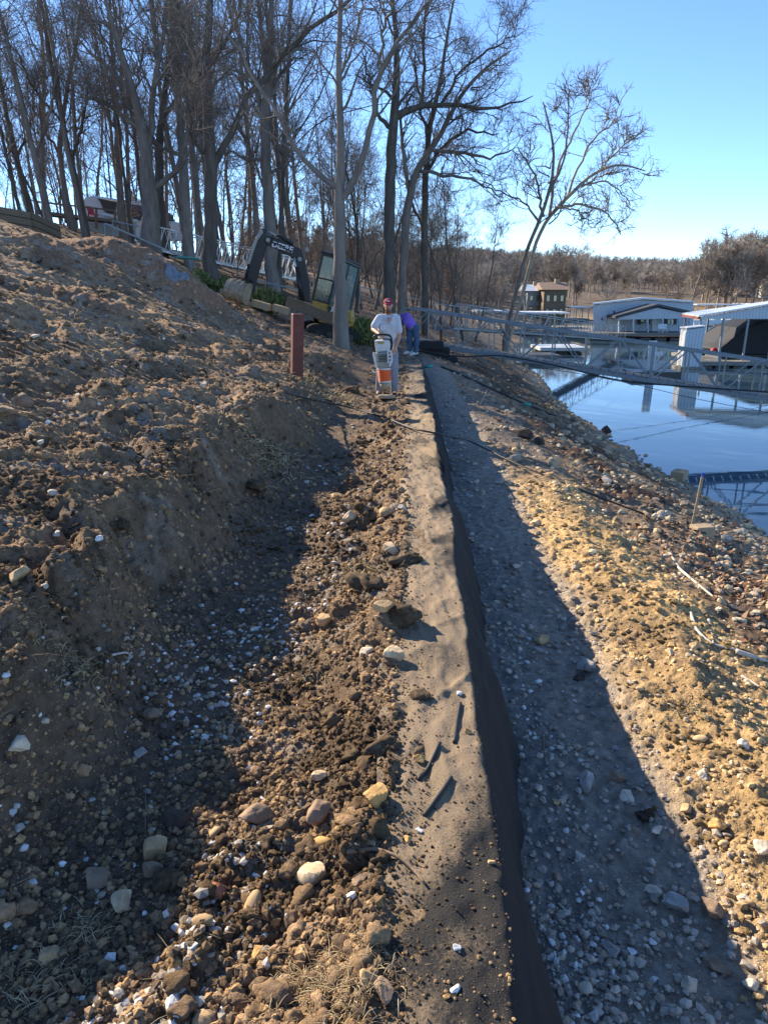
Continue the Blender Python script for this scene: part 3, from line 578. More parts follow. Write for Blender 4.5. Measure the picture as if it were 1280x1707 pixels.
ROCKS = [
 (625, 1322, 62, ORG, 'flat orange tan rock lying left of the two black hose pieces'), (425, 1355, 60, BRN, 'brown soil-caked rock left of the flat orange rock'), (600, 1466, 44, BRN, 'rounded brown rock beside the fallen root on the backfill'),
 (520, 1450, 62, LTN, 'long knobbly tan rock left of the rounded brown rock'), (533, 1350, 62, BRN, 'tall brown rock slab standing between two tan rocks'), (533, 1292, 30, LTN, 'small square tan rock perched above the tall brown slab'),
 (165, 1456, 56, BRN, 'broad brown rock at the edge of the trench shade in the lower left'), (362, 1482, 50, RED, 'reddish brown rock with a bright red face'), (255, 1447, 46, BRN, 'upright brown clod beneath the flat tan one by the trench shade'),
 (258, 1410, 54, TAN, 'flat tan rock on the sunlit edge of the trench shade'), (205, 1500, 48, LTN, 'pointed light tan rock leaning in the lower left'), (432, 1582, 34, ORG, 'orange rock near the bright dead grass tuft'),
 (294, 1668, 30, WHT, 'white stone at the bottom edge of the photo'), (335, 1694, 46, TAN, 'tan rock at the bottom edge right of the white stone'), (480, 1530, 26, WHT, 'white stone above the bright dead grass tuft'),
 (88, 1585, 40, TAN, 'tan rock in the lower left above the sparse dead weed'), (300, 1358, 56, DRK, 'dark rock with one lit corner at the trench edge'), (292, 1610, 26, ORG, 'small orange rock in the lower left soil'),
 (655, 1088, 46, LTN, 'pale tan rock beside the cap, below the dark sod lumps'), (612, 1082, 34, PAL, 'pale rock left of the tan rock below the sod lumps'), (640, 1010, 40, TAN, 'tan rock tucked between the dark sod lumps'), (540, 1032, 36, TAN, 'square tan rock at the upper trench edge'),
 (562, 825, 26, TAN, 'tan rock in the narrow upper trench'), (585, 860, 34, LTN, 'broad pale tan rock in the upper backfill'), (643, 853, 36, TAN, 'flat tan rock in the upper backfill near the fabric'), (668, 845, 18, PAL, 'small pale rock touching the fabric edge'),
 (652, 912, 38, LTN, 'light tan rock above the dark sod lumps'), (697, 1262, 30, ORG, 'round orange brown rock beside the black hose'), (765, 1155, 16, WHT, 'white pebble above the long black hose on the cap'), (778, 1218, 16, ORG, 'orange pebble on the cap right of the hose'),
 (698, 1382, 15, WHT, 'white pebble below the hose pieces on the cap'), (760, 1578, 17, WHT, 'upper white pebble on the bare lower fabric'), (760, 1648, 19, WHT, 'lower white pebble on the bare lower fabric'), (745, 1660, 14, ORG, 'orange pebble beside the lower white pebble'),
 (819, 1436, 13, TAN, 'tan pebble near the wall edge with a sharp shadow'), (612, 1625, 40, TAN, 'tan rock at the left edge of the fabric flap'), (640, 1650, 44, BRN, 'brown rock held against the fabric flap'), (680, 1398, 18, ORG, 'small brown stone on the soil left of the white pebble'),
 (40, 668, 44, BRN, 'large reddish brown clod at the left frame edge on the field'), (10, 684, 38, BRN, 'reddish clod half out of frame at the left'), (30, 955, 42, TAN, 'tan rock on the sunlit lip of the left bank'), (95, 430+460, 22, PAL, 'pale stone on the left bank lip'), (165, 742+155, 20, WHT, 'white stone on the left bank lip'),
 (340, 640, 18, PAL, 'pale rock halfway up the tracked field'), (90, 1055, 30, BRN, 'brown rock in the shade below the left bank lip'), (250, 1190, 34, BRN, 'dim brown stone near the middle of the dark trench'), (235, 1252, 32, GRY, 'grey stone in the dark trench bottom'), (35, 1235, 46, PAL, 'pale stone heap rock at the left frame edge in shade'),
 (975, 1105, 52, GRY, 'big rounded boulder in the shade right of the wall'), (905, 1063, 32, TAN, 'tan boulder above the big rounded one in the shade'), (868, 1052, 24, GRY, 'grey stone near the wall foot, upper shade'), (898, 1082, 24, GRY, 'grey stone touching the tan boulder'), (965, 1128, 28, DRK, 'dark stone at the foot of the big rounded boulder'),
 (977, 1300, 42, GRY, 'pale angular rock beside the white gravel patch'), (1027, 1293, 40, BRN, 'brown rounded rock right of the pale angular one'), (1045, 1325, 32, PAL, 'flat pale rock below the brown rounded one'), (905, 1333, 18, PAL, 'small pale stone near the wall foot, mid shade'), (927, 1336, 20, TAN, 'pinkish stone beside the small pale one'),
 (1093, 1381, 24, PAL, 'pale rock touching the dark sod clump'), (1185, 1513, 46, BRN, 'large rounded rock in the lower right shade'), (1120, 1500, 44, GRY, 'grey slab left of the large rounded rock'), (1088, 1483, 26, PAL, 'pale pinkish stone above the grey slab'), (1015, 1578, 38, GRY, 'grey rock low in the shade right of the wall'),
 (1190, 1605, 42, BRN, 'brown tilted rock near the lower right corner'), (1147, 1640, 34, PAL, 'pale rock near the bottom of the shaded strip'), (1248, 1637, 28, PAL, 'pale rock at the lower right corner'), (1053, 1585, 16, WHT, 'bluish white stone in the lower right shade'), (1020, 1620, 12, WHT, 'small white stone in the lower shade'), (1088, 1570, 14, WHT, 'white pebble in the lower shade'),
 (1195, 1372, 34, ORG, 'orange rock on the sunlit edge of the yellow bank'), (1170, 1290, 26, PAL, 'pale stone on the shadow edge of the yellow bank'), (1270, 1410, 34, PAL, 'pale slab on the yellow bank at the right edge'), (1140, 1345, 24, TAN, 'tan stone just inside the wall shadow'),
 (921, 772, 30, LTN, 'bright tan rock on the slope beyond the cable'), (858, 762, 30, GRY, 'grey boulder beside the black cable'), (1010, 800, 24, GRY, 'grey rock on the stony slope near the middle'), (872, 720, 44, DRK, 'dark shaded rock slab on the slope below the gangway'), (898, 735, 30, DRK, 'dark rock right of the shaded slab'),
 (1210, 897, 36, GRY, 'flat grey rock below the tan block near the shore'), (848, 803, 18, LTN, 'small bright rock left of the slope cable'), (1155, 1045+30, 20, TAN, 'round tan rock above the driftwood roots'), (1063, 992, 16, ORG, 'orange pebble above the dark hollow on the bank'), (1240, 1240, 26, PAL, 'pale stone on the yellow bank, far right'),
 (895, 868, 20, LTN, 'lowest of the pale stones starting the sunlit yellow bank'), (880, 858, 14, LTN, 'small pale stone at the tip of the sunlit yellow bank'),
]
for t in ROCKS: rock(*t)
rock(1073, 1358, 40, (.06, .042, .03), 'dark round sod clump on the shaded rubble', 'sod', 'sod_clump', rough=.22, m=M_clod)
for px, py, w, lab in [(655, 1005, 96, 'largest dark sod lump lying on the fabric edge'), (610, 960, 84, 'dark sod lump above the largest one'), (675, 925, 56, 'dark sod lump with grass at the fabric edge'), (700, 1150, 44, 'square dark clod on the cap edge'), (560, 1180, 60, 'dark earthy lump at the edge of the backfill'),
                  (640, 1235, 64, 'dark earthy lump left of the black hose'), (420, 800, 60, 'rough dark lump on the bank crest'), (200, 870, 46, 'upright dark clod on the left field'), (590, 1255, 40, 'rounded clod above the square tan rock'),(585, 645, 40, 'dark overhanging sod beside the red post hollow')]:
    rock(px, py, w, (.11, .078, .05), lab, 'sod', 'sod_clump', rough=.28, m=M_clod, planes=6, sq=(1, .75, .42), sink=.3)
rock(1010, 718, 22, DRK, 'dark angular rock standing at the waterline', sink=.1, sq=(1, .8, .8))
# mid-sized stones one could count, by place
rsx = np.random.RandomState(99)
protos = [rock_shape(2, rsx, 11, .05)for _ in range(10)]
def stones(n, wf, s0, s1, colr, group, lab, rmax, seed, rmin=1.4, near_bias=True):
    rs = np.random.RandomState(seed); mats = []
    x, y = sample(n*60, rs, rmin=rmin, rmax=rmax, a0=-32, a1=32); z, mk = zone_w(x, y); k = np.where(rs.rand(len(x)) < wf(mk, x, y))[0][:n]
    meshes = []
    for j in range(5):
        V, F_ = protos[(seed+j) % 10]; c = np.repeat(np.array(colr[j % len(colr)])[None], len(V), 0); meshes.append(mesh_np('stone', V, F_, M_stone, True, c))
    k = k[np.argsort(y[k])]
    for ii, q in enumerate(k):
        o = link('stone', meshes[rs.randint(5)]); s = s0+(s1-s0)*rs.rand()**2; s *= max(1, y[q]/4)**.5
        o.location = (x[q], y[q], z[q]+s*.25); o.rotation_euler = (rs.normal()*.3, rs.normal()*.3, rs.rand()*6.28); o.scale = (s, s*(.7+.3*rs.rand()), s*.75); tag(o, lab+', '+ordn(ii+1)+' nearest the camera', 'stone', group)
stones(70, lambda m, x, y: (m['fill'] > .6)*1.0, .02, .045, [TAN, BRN, LTN, ORG], 'tan stones loose in the backfill', 'loose tan or brown stone in the backfill', 12, 41)
stones(60, lambda m, x, y: (m['strip'] > .7)*1.0, .02, .05, [GRY, PAL, BRN], 'rubble stones on the shaded strip', 'grey brown stone on the shaded strip', 12, 42)
stones(55, lambda m, x, y: (m['ridge'] > .7)*1.0, .02, .045, [(.5, .34, .18), (.56, .4, .22), TAN], 'stones on the yellow bank', 'tan stone on the sunlit yellow bank', 12, 43)
stones(45, lambda m, x, y: (m['field'] > .7)*1.0, .02, .05, [PAL, TAN, BRN], 'stones on the tracked field', 'pale stone on the turned field', 13, 44)
stones(60, lambda m, x, y: (m['slope'] > .8)*(m['u'] < 8)*1.0, .035, .08, [(.42, .35, .26), (.32, .26, .2), (.36, .27, .17)], 'larger stones on the lake slope', 'larger pale stone on the lake slope', 30, 45, rmin=5)
# ------------------------------------------------------------------ trees
def unit(v): return v/(np.linalg.norm(v, axis=-1, keepdims=True)+1e-9)
def grow(p0, d0, L_, r0, nseg, wig, up, rs, tip=.35):
    n = len(p0); pts = np.zeros((n, nseg+1, 3)); pts[:, 0] = p0; d = unit(d0); st = (L_/nseg)[:, None]
    for k in range(nseg):
        d = unit(d+rs.normal(size=(n, 3))*wig+np.array([0, 0, up])); pts[:, k+1] = pts[:, k]+d*st
    t = np.linspace(0, 1, nseg+1)[None]
    return pts, r0[:, None]*(1-(1-tip)*t)
def spawn(pts, rr, L_, n, t0, t1, ang, lr, rs, rf=.6, upk=0.0):
    N, M, _ = pts.shape; t = t0+(t1-t0)*rs.rand(N, n); k = np.clip((t*(M-1)).astype(int), 0, M-2); f = t*(M-1)-k; ar = np.arange(N)[:, None]
    p = pts[ar, k]*(1-f[..., None])+pts[ar, k+1]*f[..., None]; T = unit(pts[ar, k+1]-pts[ar, k]); r = rr[ar, k]*(1-f)+rr[ar, k+1]*f
    q = unit(np.cross(T, unit(rs.normal(size=(N, n, 3))))); a = ang*(.65+.6*rs.rand(N, n))[..., None]
    d = unit(T*np.cos(a)+q*np.sin(a)+np.array([0, 0, upk])); l = np.broadcast_to(L_[:, None], (N, n))*lr*(1.15-.6*t)*(.6+.7*rs.rand(N, n))
    return p.reshape(-1, 3), d.reshape(-1, 3), l.reshape(-1), (r*rf*(.7+.3*rs.rand(N, n))).reshape(-1)
class TB:
    def __init__(s): s.V = []; s.F = []; s.n = 0
    def add(s, pts, rr, sides):
        V, F = tubes(pts, rr, sides); s.V.append(V); s.F.append(F+s.n); s.n += len(V)
    def mesh(s, name, m, smooth=True, col=None):
        V = np.concatenate(s.V); return mesh_np(name, V, np.concatenate(s.F), m, smooth, None if col is None else np.repeat(np.array(col)[None], len(V), 0))
def crown(levels_from, rs, dens=1.0, tw=.004, wig=.21):
    """branches, twigs and fine twigs on the given limbs (pts, rr, L)"""
    tb = TB(); pts, rr, L_ = levels_from
    p, d, l, r = spawn(pts, rr, L_, max(2, int(7*dens)), .2, 1, .95, .42, rs, .55, .04); l = np.clip(l, 1.0, 3.4); r = np.clip(r, tw*3.2, .04)
    P2, R2 = grow(p, d, l, r, 7, wig, .05, rs, .35); tb.add(P2, R2, 4)
    p, d, l, r = spawn(P2, R2, l, int(6*dens), .12, 1, .95, .5, rs, .5, .02); l = np.clip(l, .5, 1.5); r = np.clip(r, tw*1.7, .014)
    P3, R3 = grow(p, d, l, r, 5, wig*1.1, .05, rs, .45); tb.add(P3, R3, 3)
    p, d, l, r = spawn(P3, R3, l, int(3*dens+.5), .15, 1, .85, .55, rs, .6, .02); r = np.clip(r, tw, tw*1.3); l = np.clip(l, .25, .6)
    P4, R4 = grow(p, d, l, r, 3, wig*1.1, .04, rs, .6); tb.add(P4, R4, 3)
    return tb
def make_proto(h, r0, seed, bushy=False, lean=0.05, mt=None, dens=.75, tw=.0045):
    rs = np.random.RandomState(seed); tr = TB()
    P0, R0 = grow(np.array([[0, 0, -.3]]), np.array([[rs.normal()*lean, rs.normal()*lean, 1.0]]), np.array([h*.95]), np.array([r0]), 14, .05, .06, rs, .12)
    R0[:, 0] *= 1.35; tr.add(P0, R0, 9)
    p, d, l, r = spawn(P0, R0, np.array([h]), 12 if bushy else 20, .14 if bushy else .26, .98, .85, .36, rs, .5, .15)
    P1, R1 = grow(p, d, l, r, 8, .2, .08, rs, .3); tr.add(P1, R1, 6)
    cb = crown((np.concatenate([P1]), R1, l), rs, dens, tw)
    # leader tip carries twigs too
    return tr.mesh('trunk', mt or M_bark), cb.mesh('crown', M_twig)
def place_tree(meshes, name, x, y, s, rz, label, group=None, z=None):
    root = empty(name, (x, y, (Hs(x, y, False) if z is None else z)), label, 'tree', group); root.rotation_euler = (0, 0, rz); root.scale = (s, s, s)
    link('trunk', meshes[0], root); link('crown', meshes[1], root); return root
PROT = [make_proto(18+1.2*i % 5, .12+.018*(i % 4), 200+i, mt=[M_bark, M_barkd, M_barkg][i % 3]) for i in range(7)]
BUSH = [make_proto(11, .085, 300+i, True, .16, M_barkd, .95, .0045) for i in range(4)]
rt = np.random.RandomState(5)
cands = []
def far_enough(x, y, dmin):
    return all((x-a)**2+(y-b)**2 > dmin*dmin for a, b in cands)
cnt = 0; tries = 0; FOREST = []
while cnt < 180 and tries < 20000:
    tries += 1
    y = 38+82*rt.rand()**1.2; pxx = -140+1010*rt.rand(); x = (pxx-640)/1122*y*1.0
    if x < -55 or x > 6+.04*(y-38)+(.12*(y-50) if y > 50 else 0): continue
    if x < -16 and abs(y-60) < 8 and x > -34: continue
    if not far_enough(x, y, 1.9): continue
    cands.append((x, y)); cnt += 1
    edge_ = x > -4
    if edge_ or rt.rand() < .18:
        m_ = BUSH[rt.randint(4)]; s = .8+.45*rt.rand()
    else:
        m_ = PROT[rt.randint(7)]; s = .8+.4*rt.rand()
    if x > 0: s *= .92
    gname, lab = (('bare trees in the left woods above the cottage', 'bare tree in the left woods around the cottage') if x < -14 else
                  (('bare trees behind the silver truss walkway', 'bare tree in the woods behind the silver walkway') if x < -3 else ('bare trees near the lake edge of the woods', 'bare tree near the lake edge of the woods')))
    if edge_ and y > 60: gname, lab = 'bare trees far along the cove shore', 'bare tree far along the cove shore'
    fr_ = place_tree(m_, 'bare_tree', x, y, s, rt.rand()*6.28, lab, gname); FOREST.append((gname, lab, x/y, fr_))
def number_labels(lst):
    for gn in sorted({q[0] for q in lst}):
        for i_, q in enumerate(sorted([q for q in lst if q[0] == gn], key=lambda q: q[2])): q[3]['label'] = q[1]+', '+ordn(i_+1)+' from the left'
number_labels(FOREST); FOREST = []
cnt = 0; tries = 0
while cnt < 85 and tries < 9000:
    tries += 1
    y = 50+75*rt.rand(); pxx = -60+860*rt.rand(); x = (pxx-640)/1122*y
    if x < -16 and abs(y-60) < 9: continue
    if not far_enough(x, y, 1.5): continue
    cands.append((x, y)); cnt += 1
    gn = 'young bare trees filling the woods'; FOREST.append((gn, 'slender young bare tree filling the woods', x/y, place_tree(BUSH[rt.randint(4)], 'young_tree', x, y, .42+.3*rt.rand(), rt.rand()*6.28, 'x', gn)))
number_labels(FOREST); FOREST = []
# slender saplings with a few rusty leaves
def sapling_mesh(seed):
    rs = np.random.RandomState(seed); tr = TB(); P0, R0 = grow(np.array([[0, 0, -.1]]), np.array([[.05, 0, 1.0]]), np.array([6.0]), np.array([.05]), 9, .08, .05, rs, .2); tr.add(P0, R0, 5)
    p, d, l, r = spawn(P0, R0, np.array([6.0]), 16, .1, 1, .9, .3, rs, .5, .1); P1, R1 = grow(p, d, l, r, 5, .2, .03, rs, .4); tr.add(P1, R1, 3)
    p, d, l, r = spawn(P1, R1, l, 9, .1, 1, .8, .5, rs, .6); P2, R2 = grow(p, d, np.maximum(l, .2), np.full(len(l), .006), 3, .2, 0, rs, .5); tr.add(P2, R2, 3)
    tips = np.concatenate([P2[:, 1], P2[:, 2], P2[:, 3]]); tips = tips[rs.rand(len(tips)) < .9]; n = len(tips); q = rs.normal(size=(n, 4, 3))*.045; V = tips[:, None]+q
    c = np.array([(.30, .13, .06), (.2, .09, .05), (.38, .2, .1)])[rs.randint(3, size=n)]
    return tr.mesh('trunk', M_bark), mesh_np('leaves', V.reshape(-1, 3), np.arange(n*4).reshape(-1, 4), M_straw, False, np.repeat(c, 4, 0))
sap = [sapling_mesh(1), sapling_mesh(2)]
for k, (px, D, s) in enumerate([(395, 36, .85), (470, 42, .9), (120, 46, .8), (300, 41, .9), (425, 47, 1.0), (350, 52, 1.0), (525, 50, .8), (745, 48, .7), (690, 56, .8), (600, 60, .9), (215, 50, 1), (30, 50, .8)]):
    q = P(px, 480, D); root = empty('sapling', (q[0], q[1], Hs(q[0], q[1], False)), 'young sapling with rusty leaves, '+ordn(sorted([395, 470, 120, 300, 425, 350, 525, 745, 690, 600, 215, 30]).index(px)+1)+' from the left', 'sapling', 'rusty-leaved saplings in the woods'); root.scale = (s,)*3; root.rotation_euler = (0, 0, k*1.3)
    link('trunk', sap[k % 2][0], root); link('leaves', sap[k % 2][1], root)

def smooth_poly(pts, n):
    pts = np.array(pts, float); d = np.concatenate([[0], np.cumsum(np.linalg.norm(np.diff(pts[:, :3], axis=0), axis=1))]); t = np.linspace(0, d[-1], n)
    q = np.stack([np.interp(t, d, pts[:, k]) for k in range(pts.shape[1])], 1)
    for _ in range(2): q[1:-1] = (q[:-2]+2*q[1:-1]+q[2:])/4
    return q
def hero(name, D, trunk, limbs, label, mt, seed, dens=1.0, mtw=None, auto=6, tw=.004, upk=.2, a_len=.22, cat='tree'):
    """trunk / limbs: lists of (px, py, width_px[, depth offset]) read off the photo and given real depth and girth"""
    rs = np.random.RandomState(seed); k0 = np.linalg.norm(ray(trunk[0][0], trunk[0][1]))
    def conv(l, n, dd=0):
        out = []
        for i, q in enumerate(l):
            off = (q[3] if len(q) > 3 else 0)+dd*i/(len(l)-1)
            p = P(q[0], q[1], D+off); out.append([*p, max(q[2]*.41*(D+off)/F_PX, .008)])
        return smooth_poly(out, n)
    tr = TB(); T0 = conv(trunk, 26); gz = Hs(T0[0, 0], T0[0, 1], False); T0[0, 2] = min(T0[0, 2], gz-.25)
    T0[1:-1, :3] += rs.normal(size=(24, 3))*T0[1:-1, 3:4]*.12
    tr.add(T0[None, :, :3], (T0[:, 3]*(1+.3*np.exp(-np.arange(26)/.9)))[None], 14); Ls = []; Rs = []; Ll = []
    for i, l in enumerate(limbs):
        q = conv(l, 14, (rs.rand()-.5)*4); q[2:, :3] += rs.normal(size=(12, 3))*.05; q[-1, 3] *= .6; tr.add(q[None, :, :3], q[None, :, 3], 9)
        Ls.append(q[:, :3]); Rs.append(q[:, 3]); Ll.append(np.linalg.norm(np.diff(q[:, :3], axis=0), axis=1).sum())
    tl = np.linalg.norm(np.diff(T0[:, :3], axis=0), axis=1).sum()
    tp = smooth_poly(T0, 14); st = int(14*.45); up_ = smooth_poly(tp[st:], 14); Ls.append(up_[:, :3]); Rs.append(up_[:, 3]); Ll.append(tl*.4)
    Ls = np.array(Ls); Rs = np.array(Rs); Ll = np.array(Ll)
    p, d, l, r = spawn(Ls, Rs, Ll, auto, .15, 1, .8, a_len*2, rs, .5, upk); l = np.clip(l, .8, 5); P1, R1 = grow(p, d, l, np.maximum(r, .02), 14-1, .13, .04, rs, .3); tr.add(P1, R1, 5)
    allp = np.concatenate([Ls, P1]); allr = np.concatenate([Rs, R1]); alll = np.concatenate([np.minimum(Ll, 5)*.8, l])
    cb = crown((allp, np.minimum(allr, .09), alll), rs, dens, tw)
    base = T0[0, :3].copy(); base[2] = gz
    tr.V = [v-base for v in tr.V]; cb.V = [v-base for v in cb.V]
    root = empty(name, base, label, cat); link('trunk', tr.mesh('trunk', mt), root); link('crown', cb.mesh('crown', mtw or M_twig), root); return root
hero('bare_tree', 26, [(350, 476, 28), (352, 400, 27), (352, 270, 23), (346, 180, 19), (343, 100, 16), (352, 0, 12), (352, -120, 6)],
     [[(358, 275, 13), (385, 215, 12), (420, 160, 11), (455, 110, 10), (500, 60, 8), (560, 15, 7), (610, -30, 4)], [(344, 150, 9), (325, 95, 8), (305, 40, 7), (285, -20, 5), (270, -90, 3)], [(345, 110, 7), (380, 60, 6), (400, 10, 5), (410, -60, 3)], [(350, 260, 8), (325, 245, 7), (312, 200, 5), (318, 150, 4), (300, 90, 2)]],
     'thick dark leafless tree left of the digger bucket with a long limb rising right', M_barkd, 11)
hero('bare_tree', 32, [(456, 486, 24), (450, 400, 23), (447, 300, 20), (441, 190, 17), (452, 90, 12), (452, 0, 9), (455, -100, 4)],
     [[(442, 200, 10), (420, 130, 9), (398, 70, 8), (382, 10, 6), (372, -60, 4)], [(447, 290, 7), (480, 275, 6), (470, 250, 4), (500, 215, 3)], [(444, 170, 7), (480, 110, 6), (500, 60, 5), (525, 20, 3)], [(448, 270, 6), (410, 262, 5), (380, 250, 4), (350, 262, 3)]],
     'thick grey leafless tree standing behind the digger stick and bucket', M_bark, 12)
hero('bare_tree', 20.3, [(569, 552, 27), (566, 470, 24), (565, 320, 20), (569, 250, 14), (566, 180, 13), (564, 90, 10), (568, 0, 8), (566, -120, 4)],
     [[(562, 312, 12), (532, 298, 10), (508, 268, 9), (484, 230, 8), (460, 190, 7), (432, 140, 6), (400, 90, 4), (372, 40, 3)], [(573, 330, 14), (598, 290, 12), (613, 240, 11), (622, 180, 10), (630, 110, 9), (655, 75, 7), (700, 20, 6), (760, -40, 3)], [(630, 110, 6), (640, 50, 5), (655, 0, 4), (665, -60, 2)], [(565, 130, 5), (590, 80, 4), (600, 20, 3), (612, -50, 2)]],
     'tall pale grey leafless tree growing right in front of the digger cab', M_barkg, 13, dens=.8, auto=3)
hero('bare_tree', 34, [(647, 500, 22), (648, 400, 21), (650, 300, 20), (655, 220, 18), (661, 150, 13), (662, 60, 9), (650, -20, 6), (640, -100, 3)],
     [[(658, 195, 15), (690, 178, 11), (720, 172, 9), (760, 178, 7), (800, 182, 6), (840, 178, 4), (888, 160, 2)], [(655, 215, 10), (640, 210, 8), (628, 180, 6), (622, 140, 4), (600, 90, 3)], [(700, 178, 7), (712, 120, 6), (705, 60, 5), (715, 0, 4), (730, -60, 2)], [(735, 174, 6), (760, 130, 5), (800, 90, 4), (860, 60, 2)]],
     'dark rough leafless tree behind the workers with a broad limb reaching right', M_barkd, 14, dens=1.1)
hero('bare_tree', 36, [(669, 505, 18), (672, 420, 17), (680, 330, 15), (700, 270, 12), (735, 225, 9), (765, 160, 7), (810, 110, 5), (850, 85, 3)],
     [[(682, 320, 8), (672, 260, 7), (668, 200, 5), (690, 150, 4)], [(715, 250, 7), (770, 255, 6), (820, 262, 4), (860, 245, 2)], [(695, 285, 7), (740, 290, 6), (790, 300, 4), (840, 330, 2)]],
     'slender grey leafless tree immediately right of the dark rough one, bending right', M_bark, 15, dens=1.1)
hero('bare_tree', 38, [(708, 515, 14), (706, 420, 13), (709, 300, 12), (714, 220, 10), (735, 130, 7), (745, 60, 5), (760, -20, 3)],
     [[(710, 290, 7), (740, 240, 6), (775, 215, 5), (830, 225, 2)], [(707, 380, 6), (690, 350, 5), (676, 300, 4), (680, 250, 2)], [(712, 230, 6), (700, 160, 5), (690, 90, 3)]],
     'straight leafless tree standing behind the landward end of the lake gangway', M_barkd, 16)
hero('bare_tree', 34, [(250, 398, 34), (252, 350, 31), (249, 300, 27), (240, 230, 20), (222, 150, 14), (200, 80, 10), (178, 10, 7), (160, -80, 4)],
     [[(255, 315, 12), (285, 295, 10), (303, 265, 8), (312, 215, 7), (325, 160, 5), (330, 110, 3)], [(245, 255, 13), (255, 180, 11), (262, 110, 9), (275, 40, 7), (280, -40, 4)], [(238, 220, 9), (200, 190, 8), (165, 165, 6), (130, 160, 3)], [(228, 170, 8), (190, 120, 6), (140, 80, 4), (100, 20, 3)]],
     'stout forked leafless tree beside the top end of the silver truss walkway', M_bark, 17, dens=1.1)
hero('bare_tree', 37, [(268, 400, 20), (266, 330, 18), (264, 260, 15), (270, 180, 11), (285, 90, 8), (300, 0, 5), (305, -80, 3)],
     [[(266, 250, 7), (230, 200, 6), (212, 140, 4)], [(270, 200, 7), (310, 150, 6), (330, 80, 4)]], 'dark leafless tree just behind the stout forked one', M_barkd, 18)
hero('bare_tree', 36, [(314, 402, 18), (308, 330, 17), (304, 250, 16), (298, 180, 13), (290, 90, 10), (285, 0, 7), (280, -90, 4)],
     [[(303, 240, 7), (330, 220, 6), (345, 190, 4)], [(302, 260, 7), (270, 245, 6), (245, 225, 4), (225, 180, 3)], [(298, 170, 7), (320, 100, 6), (335, 30, 4)], [(305, 185, 6), (335, 182, 6), (340, 175, 3)]],
     'straight grey leafless tree between the stout forked tree and the thick dark one', M_barkg, 19)
hero('bare_tree', 42, [(205, 385, 14), (200, 320, 13), (197, 230, 12), (190, 130, 9), (185, 30, 6), (180, -60, 3)],
     [[(197, 220, 6), (160, 160, 5), (130, 90, 3)], [(195, 190, 6), (230, 140, 5), (240, 70, 3)]], 'grey leafless tree in front of the white cottage\'s right half', M_bark, 20)
hero('bare_tree', 40, [(142, 372, 13), (125, 300, 12), (108, 220, 10), (90, 130, 8), (75, 40, 6), (60, -60, 3)],
     [[(120, 270, 5), (140, 200, 5), (150, 120, 3)], [(105, 205, 5), (60, 150, 4), (30, 90, 3)]], 'left-leaning leafless tree at the cottage deck', M_barkd, 21)
hero('bare_tree', 38, [(82, 362, 13), (65, 290, 12), (45, 210, 10), (28, 130, 8), (5, 40, 6), (-20, -60, 3)],
     [[(58, 260, 6), (85, 190, 5), (95, 110, 3)], [(40, 190, 5), (-10, 150, 4), (-50, 100, 2)]], 'left-leaning leafless tree above the log retaining wall', M_bark, 22)
hero('bare_tree', 44, [(52, 352, 11), (35, 290, 10), (18, 220, 8), (0, 130, 6), (-20, 40, 4)], [[(30, 260, 5), (55, 200, 4), (60, 130, 3)]], 'thin leaning leafless tree at the far left edge of the woods', M_barkd, 23)
hero('bare_tree', 41, [(120, 366, 12), (108, 320, 11), (98, 250, 9), (112, 150, 7), (130, 60, 5), (140, -30, 3)], [[(100, 260, 5), (70, 200, 4), (60, 130, 3)]], 'leafless tree left of the cottage\'s white gable', M_bark, 24)
# the leaning pair by the water
hero('leaning_tree', 42, [(838, 582, 9), (846, 540, 8), (857, 500, 8), (866, 460, 8), (875, 425, 7), (888, 390, 7), (903, 360, 7), (915, 320, 6), (925, 270, 5), (918, 220, 4), (905, 170, 2)],
     [[(905, 362, 6), (898, 310, 4), (880, 270, 3), (860, 240, 2)], [(910, 330, 5), (935, 285, 4), (945, 230, 3), (950, 150, 2)], [(900, 372, 5), (870, 335, 3), (800, 300, 2)]],
     'dark-barked slim trunk leaning right over the water, left one of a crossing pair', M_bark, 31, dens=.8, mtw=M_twigp, auto=4, tw=.0075, a_len=.17)
hero('leaning_tree', 42.6, [(843, 584, 8), (856, 540, 7), (870, 495, 7), (887, 425, 7), (900, 385, 7), (914, 360, 7), (945, 330, 7), (985, 290, 5), (1030, 270, 4), (1075, 285, 2)],
     [[(915, 360, 6), (925, 300, 5), (940, 250, 4), (968, 200, 3), (985, 160, 2)], [(945, 330, 5), (965, 270, 4), (1000, 220, 3), (1030, 195, 2)], [(930, 345, 5), (980, 340, 4), (1015, 355, 3), (1035, 390, 2)],
      [(965, 310, 4), (1010, 300, 3), (1040, 320, 2), (1050, 345, 2)], [(925, 345, 4), (960, 350, 3), (985, 375, 2)], [(1000, 282, 3), (1040, 240, 3), (1060, 230, 2)]],
     'pale-barked leafless tree leaning right over the water, its crown spread against open sky', M_pale, 32, dens=.8, mtw=M_twigp, auto=5, tw=.0075, a_len=.17)

